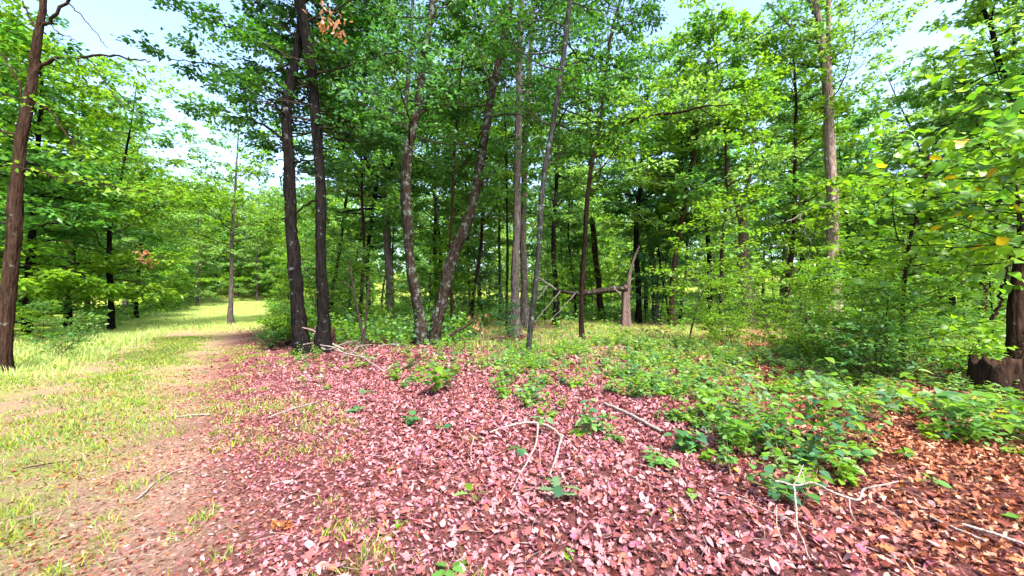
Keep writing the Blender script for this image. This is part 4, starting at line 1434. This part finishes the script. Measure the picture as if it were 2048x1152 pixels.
def low_brush():
    rg = np.random.default_rng(61)
    mb = MB()
    N0 = 13000
    x = rg.uniform(-2.5, 16, N0)
    y = rg.uniform(2.8, 15.5, N0)
    px, py = project(np.stack([x, y, np.zeros(N0)], 1))
    ok = in_poly(px, py, BRUSH) & (vnoise(x + 20, y + 3, 0.7) + rg.uniform(-0.22, 0.22, N0) + 0.10 * (px > 1700) > 0.49)
    # stray plants elsewhere under the trees
    stray = (fu(x, y) > 1.5) & (y > 7.5) & (y < 12.5) & (rg.random(N0) < 0.12)
    x2 = rg.uniform(-8, 4, 900)
    y2 = rg.uniform(6.5, 16, 900)
    k2 = (fu(x2, y2) > 1.2) & (vnoise(x2, y2 + 30, 0.9) > 0.5)
    x = np.concatenate([x[ok | stray], x2[k2]])
    y = np.concatenate([y[ok | stray], y2[k2]])
    n = len(x)
    hgt = rg.uniform(0.08, 0.46, n) * np.clip(0.6 + y * 0.03, 0, 1.1)
    z = H(x, y)
    nst = rg.integers(1, 4, n)
    idx = np.repeat(np.arange(n), nst)
    m = len(idx)
    az = rg.uniform(0, 6.283, m)
    lean = rg.uniform(0.1, 0.9, m)
    S = np.stack([x[idx], y[idx], z[idx] - 0.01], 1)
    D = unit(np.stack([np.cos(az) * lean, np.sin(az) * lean, np.ones(m)], 1))
    E = S + D * (hgt[idx] * rg.uniform(0.7, 1.2, m))[:, None]
    twigs_mesh(mb, S, E, 0.0025, 0.0015, mi=1)
    pt = rg.choice(5, n, p=[0.2, 0.27, 0.15, 0.25, 0.13])
    names = ['fresh', 'lime', 'teal', 'pale', 'lime']
    per = 8
    li = np.repeat(np.arange(m), per)
    q = len(li)
    t = rg.uniform(0.3, 1.03, q)
    la = rg.uniform(0, 6.283, q)
    P = S[li] + (E - S)[li] * t[:, None]
    A = np.stack([np.cos(la), np.sin(la), rg.uniform(-0.35, 0.3, q)], 1)
    P = P + A * 0.012
    Nn = unit(UP + rg.normal(0, 0.32, (q, 3)))
    T = np.zeros((q, 3))
    for k in range(5):
        s = pt[idx[li]] == k
        T[s] = palette(names[k], int(s.sum()), rg, 0.3)
    yl = rg.random(q) < 0.012
    T[yl] = (0.42, 0.30, 0.03)
    base = rg.uniform(0.045, 0.10, n)
    ls = base[idx[li]] * rg.uniform(0.6, 1.25, q)
    lw = np.repeat(rg.uniform(0.85, 1.5, m), per)
    fr = P[:, 1] > 7.5
    for tm, sel in (('ovate', ~fr), ('quad', fr)):
        leaves(mb, P[sel], A[sel], Nn[sel], ls[sel], T[sel], tm, width=lw[sel], rg=rg)
    o = link('low_brush', mb.mesh('low_brush', [M['leaf'], M['green_stem']]))
    tag(o, 'patchy low green plants covering the forest floor', 'undergrowth', kind='stuff')


low_brush()


def undergrowth():
    rg = np.random.default_rng(62)
    mb = MB()
    N0 = 12000
    y = 12.5 + 62 * rg.random(N0) ** 1.35
    x = rg.uniform(-1.1, 1.45, N0) * y
    u = fu(x, y)
    ok = (u > 2.2) & ((vnoise(x, y, 2.4) > 0.42) | (y > 27)) & ~((y > 12) & (y < 25) & (x > -1.5) & (x < 15) & (rg.random(N0) < 0.93))
    ok |= (u < -7.6) & (u > -15) & (rg.random(N0) < 0.8)
    x, y = x[ok], y[ok]
    n = len(x)
    h = rg.uniform(0.25, 1.2, n)
    z = H(x, y)
    per = 13
    idx = np.repeat(np.arange(n), per)
    q = len(idx)
    r = 0.45 * np.sqrt(rg.random(q))
    a = rg.uniform(0, 6.283, q)
    P = np.stack([x[idx] + np.cos(a) * r, y[idx] + np.sin(a) * r, z[idx] + h[idx] * rg.uniform(0.15, 1, q)], 1)
    A = np.stack([np.cos(a), np.sin(a), rg.uniform(-0.5, 0.4, q)], 1)
    Nn = unit(UP + rg.normal(0, 0.5, (q, 3)))
    T = np.zeros((q, 3))
    nm = ['fresh', 'lime', 'pale', 'teal']
    k = rg.choice(4, n, p=[0.3, 0.38, 0.2, 0.12])[idx]
    for i in range(4):
        s = k == i
        T[s] = palette(nm[i], int(s.sum()), rg, 0.3)
    leaves(mb, P, A, Nn, rg.uniform(0.10, 0.2, q) * (0.75 + y[idx] / 50), T, 'quad', rg=rg)
    o = link('undergrowth', mb.mesh('undergrowth', [M['leaf']]))
    tag(o, 'lime-green undergrowth beneath the trees of the woods', 'undergrowth', kind='stuff')


undergrowth()


# ------------------------------------------------------------------ grass
def blades(mb, x, y, h, wd, tint, rg, lean=0.5):
    n = len(x)
    z = H(x, y)
    az = rg.uniform(0, 6.283, n)
    a2 = rg.uniform(0, 6.283, n)
    ln = rg.uniform(0.1, 1, n) * lean
    P = np.stack([x, y, z - 0.01], 1)
    side = np.stack([np.cos(a2), np.sin(a2), np.zeros(n)], 1) * (wd * 0.5)[:, None]
    d = np.stack([np.cos(az) * ln, np.sin(az) * ln, np.ones(n)], 1)
    mid = P + d * (h * 0.55)[:, None]
    d2 = np.stack([np.cos(az) * ln * 2.4, np.sin(az) * ln * 2.4, np.ones(n)], 1)
    tip = mid + unit(d2) * (h * 0.5)[:, None]
    V = np.stack([P - side, P + side, mid + side * 0.7, mid - side * 0.7, tip], 1).reshape(-1, 3)
    b_ = np.arange(n)[:, None] * 5
    mb.add(V, [np.array([[0, 1, 2, 3]]) + b_, np.array([[3, 2, 4]]) + b_], np.repeat(tint, 5, 0))


def grass_tint(n, rg, dry=0.3):
    g = np.array([(0.17, 0.25, 0.02), (0.23, 0.28, 0.025), (0.12, 0.23, 0.05)])[rg.integers(0, 3, n)]
    d = np.array([(0.34, 0.28, 0.12), (0.36, 0.31, 0.17), (0.30, 0.18, 0.10)])[rg.integers(0, 3, n)]
    m = (rg.random(n) < dry)[:, None]
    return np.where(m, d, g) * rg.uniform(0.75, 1.3, (n, 1))


def track_grass():
    rg = np.random.default_rng(71)
    mb = MB()
    n = 175000
    y = 1.2 + 15 * rg.random(n) ** 1.25
    u = rg.uniform(-9.5, 1.6, n)
    x = u - 0.3 - 0.66 * y
    dens = vnoise(x + 5, y + 5, 0.35) * 0.5 + vnoise(x, y, 1.1) * 0.5
    u = u + 0.9 * np.clip((y - 4) / 4, 0, 1)
    thr = 0.41 + 0.15 * np.clip(u + 0.9, 0, 2.5) - 0.14 * np.clip(-u - 3.5, 0, 1) + 0.18 * np.exp(-((u + 0.3) / 0.8) ** 2) + 0.20 * np.exp(-((u + 3.0) / 0.45) ** 2)
    k = dens + rg.uniform(-0.22, 0.22, n) > thr
    x, y, u = x[k], y[k], u[k]
    h = rg.uniform(0.025, 0.085, len(x)) * (1 + 1.4 * np.clip(-u - 3.8, 0, 1.5))
    blades(mb, x, y, h, 0.0048 + 0.0015 * y, grass_tint(len(x), rg, 0.16), rg, 0.9)
    # separate taller tufts
    for i in range(130):
        ty = 1.9 + 9 * rg.random() ** 1.3
        tu = rg.uniform(-5, 1.3)
        tx = tu - 0.3 - 0.66 * ty
        m = 45
        blades(mb, tx + rg.normal(0, 0.055, m), ty + rg.normal(0, 0.055, m), rg.uniform(0.035, 0.10, m), np.full(m, 0.004 + 0.001 * ty), grass_tint(m, rg, 0.12), rg, 1.1)
    o = link('track_grass', mb.mesh('track_grass', [M['grass']]))
    tag(o, 'thin yellow-green grass growing on the track', 'grass', kind='stuff')


track_grass()


def meadow_grass():
    rg = np.random.default_rng(72)
    mb = MB()
    n = 95000
    y = 8 + 52 * rg.random(n) ** 1.2
    u = rg.uniform(-9.5, 2.0, n)
    x = u - 0.3 - 0.66 * y
    side = np.clip((-u - 3.3) / 1.2, 0, 1)
    side = np.maximum(side, np.clip((y - 18) / 8, 0, 1))
    k = (rg.random(n) < side)
    x, y, u = x[k], y[k], u[k]
    h = rg.uniform(0.10, 0.30, len(x)) * (0.6 + vnoise(x, y, 1.5) * 0.8)
    T = grass_tint(len(x), rg, 0.34)
    T = T * 1.0 + np.array([0.17, 0.23, 0.09])
    blades(mb, x, y, h, 0.004 + 0.0011 * y, T, rg, 0.5)
    o = link('meadow_grass', mb.mesh('meadow_grass', [M['grass']]))
    tag(o, 'tall pale green meadow grass beyond the track', 'grass', kind='stuff')


meadow_grass()


def glade_grass():
    rg = np.random.default_rng(73)
    mb = MB()
    n = 42000
    y = rg.uniform(12.2, 26, n)
    x = rg.uniform(-1.5, 20, n)
    k = vnoise(x, y, 1.6) + rg.uniform(-0.15, 0.15, n) > 0.42
    x, y = x[k], y[k]
    blades(mb, x, y, rg.uniform(0.08, 0.26, len(x)), np.full(len(x), 0.022), grass_tint(len(x), rg, 0.4) * 1.0 + np.array([0.10, 0.12, 0.04]), rg, 0.6)
    o = link('glade_grass', mb.mesh('glade_grass', [M['grass']]))
    tag(o, 'thin pale grass of the glade in front of the snapped tree', 'grass', kind='stuff')


glade_grass()


# grass tufts standing singly in the litter
def tuft(px, py, label, n=40, h=0.13, seed=0):
    rg = np.random.default_rng(seed + 500)
    g = gnd(px, py)
    mb = MB()
    r = rg.normal(0, 0.045, (2, n))
    x, y = g[0] + r[0], g[1] + r[1]
    blades(mb, x, y, rg.uniform(0.4, 1.1, n) * h, np.full(n, 0.005), grass_tint(n, rg, 0.25), rg, 1.2)
    z = float(H(g[0], g[1]))
    for i in range(len(mb.V)):
        mb.V[i] = mb.V[i] - np.array([g[0], g[1], z], np.float32)
    o = link('grass_tuft', mb.mesh('grass_tuft', [M['grass']]), None, (g[0], g[1], z))
    tag(o, label, 'grass tuft', 'grass tufts in the litter')


tuft(607, 905, 'small grass tuft on the trodden litter beside the track', seed=1)
tuft(603, 862, 'wispy grass tuft below the thin grey stick', seed=2)
tuft(945, 880, 'yellowish grass tuft at the top of the bent pale twig', seed=3, h=0.10)
tuft(655, 1006, 'tiny bright grass tuft on the litter in the lower middle', seed=4, h=0.07)
tuft(705, 1145, 'grass tuft at the lower edge beside dry leaves', seed=5, h=0.1)
tuft(570, 838, 'lime grass tuft just under the thin grey stick', seed=6, n=60, h=0.08)
tuft(1160, 925, 'dry straw-coloured grass tuft between the two arms of the forked branch', seed=7, h=0.08)


# ------------------------------------------------------------------ fallen branches and sticks
def stick(name, label, lines, mat, seed=0, lift=0.01, cat='branch', group='fallen branches and sticks', depth=None):
    """lines: pixel polylines (px, py, width, height above ground); the first is the main stem, the rest its side twigs"""
    rg = np.random.default_rng(seed + 300)

    def conv(l):
        out = []
        for (px, py, w, hh) in l:
            r_ = ray(px, py)
            if depth:
                p = at(px, py, depth)
                out.append([*p, max(w * depth / F / 2, 0.0022)])
                continue
            t = (hh - CAMZ) / r_[2]
            for _ in range(3):
                p = np.array([0, 0, CAMZ]) + r_ * t
                t = (hh + float(H(p[0], p[1])) - CAMZ) / r_[2]
            p = np.array([0, 0, CAMZ]) + r_ * t
            out.append([*p, max(0.6 * w * p[1] / F / 2, 0.002)])
        return np.array(out)
    P0 = conv(lines[0])
    b = P0[0, :3].copy()
    main = None
    if len(lines) > 1:
        main = thing(name, b, label, cat, group)
    for i, l in enumerate(lines):
        P = conv(l)
        q = smooth_path(P, max(8, 5 * len(P)))
        q[:, :3] += rg.normal(0, 0.12, (len(q), 3)) * q[:, 3:4] * 1.5
        q[:, 2] += q[:, 3] * 0.6
        mb = MB()
        tube(mb, q[:, :3] - b, q[:, 3], 6, rough=0.2)
        nm = name if main is None else ('stem' if i == 0 else 'twig')
        o = link(nm, mb.mesh(nm, [M[mat]], smooth=True, tint=False), main, tuple(b) if main is None else None)
        if main is None:
            tag(o, label, cat, group)


S = stick
S('fallen_branch', 'pale forked dead branch arching over the litter in the middle',
  [[(980, 865, 5, 0.02), (1010, 855, 6, 0.07), (1045, 847, 7, 0.10), (1076, 848, 8, 0.12), (1100, 855, 8, 0.11), (1116, 868, 8, 0.09), (1122, 880, 8, 0.07), (1112, 915, 7, 0.04), (1098, 955, 6, 0.01)],
   [(1076, 850, 7, 0.12), (1073, 885, 6, 0.08), (1060, 915, 6, 0.05), (1040, 950, 5, 0.02), (1022, 985, 5, 0.0)],
   [(1120, 878, 5, 0.07), (1130, 892, 4, 0.04)], [(1078, 890, 3, 0.08), (1082, 935, 2.5, 0.02)], [(1000, 857, 3, 0.06), (985, 845, 2.5, 0.09)]], 'stick_pale', 1)
S('fallen_branch', 'whitish dead branch hanging over the brown litter at the edge of the shade',
  [[(1550, 962, 5, 0.22), (1595, 972, 6, 0.20), (1625, 966, 6, 0.23), (1665, 985, 7, 0.18), (1700, 998, 8, 0.14), (1718, 1000, 8, 0.13), (1728, 980, 7, 0.18), (1762, 972, 6, 0.22), (1798, 963, 4, 0.25)],
   [(1588, 970, 6, 0.2), (1592, 1010, 5, 0.16), (1595, 1055, 5, 0.10), (1608, 1085, 4, 0.06), (1618, 1115, 4, 0.02), (1650, 1145, 4, 0.0)],
   [(1588, 970, 5, 0.2), (1598, 950, 4, 0.26), (1607, 930, 3, 0.30)], [(1605, 945, 3, 0.27), (1610, 968, 3, 0.22)],
   [(1698, 998, 5, 0.14), (1702, 1025, 4, 0.08), (1715, 1050, 3, 0.01)], [(1735, 1000, 4, 0.13), (1775, 1020, 3, 0.08), (1810, 1045, 3, 0.01)],
   [(1553, 1010, 3, 0.16), (1556, 1060, 3, 0.09), (1585, 1110, 3, 0.01), (1640, 1145, 3, 0.0)]], 'stick_pale', 2)
S('rotting_log', 'short grey log lying in the litter among the seedlings', [[(1208, 808, 9, 0.02), (1240, 822, 11, 0.02), (1275, 838, 12, 0.02), (1305, 855, 12, 0.02), (1326, 865, 11, 0.02)]], 'stick_pale', 3, cat='log')
S('fallen_stick', 'long thin grey twig lying past the grey log toward the brown litter', [[(985, 805, 3, 0.02), (1060, 832, 3, 0.03), (1130, 875, 3, 0.03), (1200, 900, 3, 0.02)]], 'stick_pale', 4)
S('fallen_stick', 'thin dark-grey twig crossing the litter below the forked dead branch', [[(1260, 925, 3, 0.01), (1310, 938, 3, 0.02), (1360, 962, 2.5, 0.02)]], 'stick_pale', 5)
S('fallen_stick', 'long straight grey stick running out under the whitish dead branch', [[(1410, 980, 4, 0.02), (1470, 995, 4, 0.03), (1530, 1020, 4, 0.03), (1650, 1065, 4, 0.03), (1760, 1105, 4, 0.02), (1870, 1150, 4, 0.01)]], 'stick_pale', 6)
S('fallen_stick', 'bent pale twig curving down the open litter', [[(948, 875, 4, 0.03), (942, 900, 4, 0.02), (944, 925, 4, 0.02), (960, 945, 3, 0.0)]], 'stick_pale', 7)
S('fallen_stick', 'short pale stick lying in the grass of the track', [[(272, 1000, 5, 0.01), (290, 985, 6, 0.02), (310, 965, 6, 0.02)], [(310, 965, 4, 0.02), (345, 945, 4, 0.02), (385, 932, 3, 0.01)]], 'stick_pale', 8)
S('fallen_stick', 'thin brown stick lying flat across the grass of the track', [[(45, 938, 4, 0.01), (100, 928, 5, 0.015), (165, 920, 4, 0.01)]], 'stick_brown', 9)
S('fallen_stick', 'short pale stick where the grass meets the litter', [[(352, 835, 5, 0.01), (385, 831, 6, 0.02), (420, 830, 5, 0.01)]], 'stick_pale', 10)
S('fallen_stick', 'thin grey stick on the litter beyond the grass tufts', [[(535, 836, 4, 0.02), (580, 820, 5, 0.03), (640, 803, 4, 0.02)]], 'stick_pale', 11)
S('fallen_stick', 'dark leaning stick propped at the foot of the forked tree', [[(775, 752, 5, 0.02), (800, 742, 7, 0.04), (822, 728, 8, 0.08), (840, 710, 7, 0.15)]], 'stick_brown', 12)
S('fallen_stick', 'pale stick angled from the forked tree toward the dead seedling', [[(890, 682, 6, 0.1), (908, 668, 6, 0.3), (935, 652, 4, 0.5), (960, 632, 3, 0.75)]], 'stick_brown', 13, depth=12.6)
S('fallen_stick', 'forked twig on the litter near the bottom of the photo', [[(1065, 1150, 4, 0.01), (1082, 1115, 4, 0.02), (1110, 1092, 3, 0.02), (1125, 1070, 3, 0.01)], [(1085, 1110, 3, 0.02), (1072, 1090, 3, 0.02), (1035, 1085, 3, 0.01)]], 'stick_pale', 14)
S('fallen_stick', 'pale stick with peeling bark at the edge of the brown litter', [[(1860, 1035, 8, 0.03), (1920, 1062, 9, 0.03), (1975, 1085, 9, 0.03)]], 'stick_pale', 15)
S('fallen_stick', 'long bleached stick in the corner of the brown litter', [[(1925, 1050, 9, 0.05), (1985, 1068, 10, 0.05), (2060, 1095, 10, 0.04)]], 'stick_pale', 16)
S('fallen_stick', 'brown broken stick in the far brush before the tall tan trunk', [[(1525, 728, 5, 0.05), (1550, 724, 7, 0.08), (1575, 730, 7, 0.06), (1597, 745, 5, 0.02)], [(1542, 726, 4, 0.08), (1540, 718, 3, 0.14)]], 'stick_brown', 17)
S('fallen_stick', 'thin curved twig lying on the trodden litter', [[(603, 980, 3, 0.01), (615, 988, 4, 0.02), (632, 990, 3, 0.01)]], 'stick_pale', 18)
S('fallen_stick', 'short twig beside the curved twig on trodden litter', [[(560, 1015, 3, 0.01), (585, 1004, 3, 0.02), (640, 985, 3, 0.01)]], 'stick_pale', 19)
S('dead_shoot', 'black bent bare shoot standing in the lime brush', [[(1625, 692, 9, 0.0), (1620, 665, 8, 0.35), (1613, 640, 7, 0.7), (1603, 622, 5, 1.0)], [(1617, 650, 4, 0.55), (1635, 643, 3, 0.65), (1650, 632, 2, 0.8)]], 'twig', 20, depth=12.7)
S('dead_shoot', 'thin two-stemmed bare shoot between the dark pair and the grey oak', [[(727, 700, 7, 0.0), (724, 665, 6, 0.35), (715, 620, 5, 0.85), (705, 570, 4, 1.4), (698, 520, 3, 2.0)], [(727, 690, 5, 0.05), (732, 640, 4, 0.6), (736, 590, 3.5, 1.15), (740, 550, 3, 1.6)], [(703, 578, 2.5, 1.3), (690, 568, 2, 1.45), (678, 562, 1.5, 1.5)]], 'twig', 21, depth=11.7)
# brush heap between the dark pair and the forked tree: single dead branches
rgb_ = np.random.default_rng(15)
heap = [((598, 655), (660, 690)), ((625, 668), (690, 700)), ((668, 700), (755, 718)), ((690, 690), (735, 675)), ((660, 700), (720, 680)), ((700, 712), (745, 690)), ((680, 722), (720, 700)), ((640, 690), (700, 715)), ((700, 700), (770, 745)), ((715, 685), (735, 715)), ((605, 690), (650, 700)), ((745, 700), (800, 690))]
hd = ['lowest', 'thickest', 'longest', 'crooked', 'slanting', 'short', 'curved', 'broken', 'outermost', 'upright', 'barkless', 'far']
for i, ((x1, y1), (x2, y2)) in enumerate(heap):
    h1, h2 = rgb_.uniform(0.1, 0.4), rgb_.uniform(0.0, 0.12)
    mx_, my_ = (x1 + x2) / 2 + rgb_.uniform(-6, 6), (y1 + y2) / 2 + rgb_.uniform(-10, 3)
    ln = [[(x1, y1, 2.5, h1), (mx_, my_, 4, (h1 + h2) / 2 + 0.05), (x2, y2, 4.5, h2)], [(mx_, my_, 2.5, (h1 + h2) / 2 + 0.05), (mx_ + rgb_.uniform(-30, 30), my_ + rgb_.uniform(-14, 8), 1.6, 0.15)]]
    S('fallen_branch', f'{hd[i]} dead grey branch of the brush heap beside the dark pair of trunks', ln, 'stick_pale' if i % 3 else 'wood_dead', 40 + i, group='dead branches of the brush heap', depth=11.0 + 0.12 * i if y1 < 670 else None)

# vine on the leaning stem of the forked tree
t = MB()
D = base_depth(694) - 0.35
q = smooth_path(px_path([(876, 668, 4), (880, 630, 4), (884, 600, 4), (889, 570, 3.5), (886, 552, 3), (892, 530, 3), (905, 520, 3), (912, 505, 2.5), (918, 490, 2)], D, 0, 0.55), 26)
tube(t, q[:, :3], q[:, 3], 5)
o = link('vine', t.mesh('vine', [M['stick_brown']], smooth=True, tint=False))
tag(o, 'pale dry vine climbing the leaning stem of the forked tree', 'vine')

# ------------------------------------------------------------------ leaf litter
LIT = np.array([(0.27, 0.102, 0.112), (0.33, 0.15, 0.162), (0.18, 0.052, 0.052), (0.09, 0.022, 0.019), (0.37, 0.20, 0.215), (0.23, 0.08, 0.055), (0.20, 0.068, 0.105)])
LIT_BROWN = np.array([(0.25, 0.085, 0.042), (0.33, 0.145, 0.08), (0.13, 0.036, 0.017), (0.07, 0.017, 0.008), (0.42, 0.24, 0.16), (0.29, 0.10, 0.04), (0.19, 0.06, 0.045)])
PW = np.array([0.24, 0.2, 0.17, 0.12, 0.09, 0.1, 0.08])


def litter_tint(x, y, rg):
    n = len(x)
    k = rg.choice(7, n, p=PW)
    br = np.clip(np.maximum((x - 0.3 * y - 0.9) / 1.2, 0.25 - 0.8 * fu(x, y)) + rg.normal(0, 0.3, n), 0, 1)[:, None]  # browner on the track; the rightward drift is lens colour shading put into leaf colour
    return (LIT[k] * (1 - br) + LIT_BROWN[k] * br) * rg.uniform(0.75, 1.2, (n, 1))


def litter_pose(n, rg, tilt=0.55):
    a = rg.uniform(0, 6.283, n)
    N = unit(UP + rg.normal(0, tilt, (n, 3)))
    N *= np.where(rg.random(n) < 0.35, -1, 1)[:, None] * 1.0
    A = np.stack([np.cos(a), np.sin(a), np.zeros(n)], 1)
    A = unit(A - N * (A * N).sum(1, keepdims=True))
    return A, N


def leaf_litter():
    rg = np.random.default_rng(81)
    mb = MB()

    def scatter(n, y0, y1, x0, x1, templ, smin, smax, dens_track=0.13):
        y = rg.uniform(y0, y1, n)
        x = rg.uniform(x0, x1, n)
        u = fu(x, y) + 0.9 * (vnoise(x, y, 0.6) - 0.5) + 0.7 * np.clip((y - 4) / 4, 0, 1)
        pr = np.clip((u + 0.6) / 1.2, dens_track, 1)
        k = rg.random(n) < pr
        x, y = x[k], y[k]
        n = len(x)
        A, N = litter_pose(n, rg)
        near = np.clip((fu(x, y) - 0.2) / 2.0, 0.25, 1)
        P = np.stack([x, y, H(x, y) + rg.uniform(0.002, 0.035, n) * near], 1)
        s = rg.uniform(smin, smax, n) * (0.55 + 0.45 * near)
        leaves(mb, P - A * (s * 0.5)[:, None], A, N, s, litter_tint(x, y, rg), templ, curl=rg.uniform(-0.5, 1.5, n), bend=rg.uniform(-0.4, 0.9, n), width=rg.uniform(0.6, 1.35, n), rg=rg)
    scatter(8500, 1.3, 4.0, -3.5, 5.6, 'oak', 0.032, 0.074)
    scatter(4500, 1.3, 4.0, -3.5, 5.6, 'ovate_fine', 0.025, 0.065)
    scatter(4000, 1.3, 4.5, -3.5, 5.6, 'narrow', 0.035, 0.08)
    scatter(14000, 1.3, 4.2, -3.8, 5.6, 'lobed', 0.018, 0.052, 0.3)
    scatter(20000, 4.0, 7.5, -5.5, 9.5, 'lobed', 0.04, 0.08)
    scatter(9000, 4.0, 8.5, -7.5, 3, 'quad', 0.03, 0.07, 0.3)
    scatter(38000, 7.5, 16, -9, 17, 'quad', 0.06, 0.12, 0.03)
    scatter(14000, 0.5, 9, 5, 17, "quad", 0.06, 0.12)
    scatter(22000, 3.6, 9, -6.5, 10, "quad", 0.035, 0.075)
    # broken bits along the trodden edge of the track
    n = 30000
    y = 1.3 + 7.5 * rg.random(n) ** 1.4
    u = np.where(rg.random(n) < 0.75, rg.normal(0.0, 1.0, n), rg.normal(-3.0, 0.7, n))
    x = u - 0.3 - 0.66 * y
    k = vnoise(x + 3, y + 8, 0.5) + rg.uniform(-0.3, 0.3, n) > 0.42 + 0.12 * np.clip(-u, 0, 3)
    x, y = x[k], y[k]
    A, N = litter_pose(len(x), rg, 0.35)
    P = np.stack([x, y, H(x, y) + rg.uniform(0.002, 0.012, len(x))], 1)
    leaves(mb, P, A, N, rg.uniform(0.015, 0.05, len(x)), litter_tint(x, y, rg), 'quad', curl=rg.uniform(-0.3, 0.8, len(x)), rg=rg)
    scatter(5000, 15, 26, -12, 24, 'quad', 0.08, 0.16, 0.0)
    o = link('leaf_litter', mb.mesh('leaf_litter', [M['litter']]), FLOOR)
    tag(o, kind='stuff')
    # small broken twigs strewn through the litter
    tw = MB()
    n = 620
    y = 1.5 + 10 * rg.random(n) ** 1.3
    x = rg.uniform(-2.2, 1.35, n) * y * 0.8
    k = fu(x, y) > -2.2
    x, y = x[k], y[k]
    n = len(x)
    az = rg.uniform(0, 6.283, n)
    ln = rg.uniform(0.06, 0.32, n)
    S0 = np.stack([x, y, H(x, y) + rg.uniform(0.012, 0.04, n)], 1)
    md = S0 + np.stack([np.cos(az), np.sin(az), rg.uniform(-0.05, 0.12, n)], 1) * (ln * 0.5)[:, None]
    az2 = az + rg.normal(0, 0.35, n)
    E0 = md + np.stack([np.cos(az2), np.sin(az2), rg.uniform(-0.15, 0.05, n)], 1) * (ln * 0.5)[:, None]
    r_ = rg.uniform(0.0012, 0.0035, n)
    twigs_mesh(tw, S0, md, r_, r_ * 0.8, mi=0, nseg=4)
    twigs_mesh(tw, md, E0, r_ * 0.8, r_ * 0.4, mi=0, nseg=4)
    tag(link('twig_litter', tw.mesh('twig_litter', [M['stick_pale']], tint=False), FLOOR), kind='stuff')
    # the largest leaves in view, one by one
    meshes = []
    for i in range(28):
        m = MB()
        br = i % 2
        c = (LIT if br == 0 else LIT_BROWN)[rg.choice(7, p=PW)] * rg.uniform(0.85, 1.2)
        leaves(m, np.array([[-0.5, 0, 0]]), np.array([[1.0, 0, 0]]), np.array([[0, 0, 1.0]]), np.array([1.0]), c[None], 'oak' if i % 3 else 'ovate_fine', curl=np.array([rg.uniform(-0.4, 1.5)]), bend=np.array([rg.uniform(-0.4, 0.7)]), rg=rg)
        meshes.append(m.mesh('fallen_leaf', [M['litter']]))
    n = 0
    while n < 300:
        px, py = rg.uniform(430, 2048), rg.uniform(930, 1175)
        g = gnd(px, py)
        if fu(g[0], g[1]) < 0.5:
            continue
        A, N = litter_pose(1, rg, 0.35)
        A, N = A[0], N[0]
        s = rg.uniform(0.05, 0.085)
        br = np.clip((g[0] - 0.3 * g[1] - 0.9) / 1.2, 0, 1) > rg.random()  # single leaves carry the same lens colour shading as leaf colour
        o = link('fallen_leaf', meshes[int(rg.integers(0, 14)) * 2 + int(br)], FLOOR)
        B = np.cross(N, A)
        z = float(H(g[0], g[1])) + rg.uniform(0.02, 0.04)
        o.matrix_basis = Matrix(((A[0] * s, B[0] * s, N[0] * s, g[0]), (A[1] * s, B[1] * s, N[1] * s, g[1]), (A[2] * s, B[2] * s, N[2] * s, z), (0, 0, 0, 1)))
        n += 1


leaf_litter()

# dry clump on the trodden litter
rgc = np.random.default_rng(91)
g = gnd(562, 1052)
mb = MB()
n = 46
a = rgc.uniform(0, 6.283, n)
t = rgc.uniform(-1, 1, n)
P = np.stack([t * 0.06, np.cos(a) * 0.016 * (1.2 - np.abs(t)), 0.02 + np.sin(a) * 0.014], 1)
A = np.stack([0.7 * np.sign(t) + rgc.normal(0, 0.3, n), np.cos(a), np.abs(np.sin(a)) * 0.8], 1)
leaves(mb, P, A, unit(UP + rgc.normal(0, 0.4, (n, 3))), rgc.uniform(0.025, 0.045, n), np.array([(0.36, 0.13, 0.05)]) * rgc.uniform(0.6, 1.2, (n, 1)), 'ovate', rg=rgc)
o = link('dry_leaf_clump', mb.mesh('dry_leaf_clump', [M['litter']]), None, (g[0], g[1], float(H(g[0], g[1]))))
tag(o, 'small orange-brown dry clump on the trodden litter', 'dry clump')
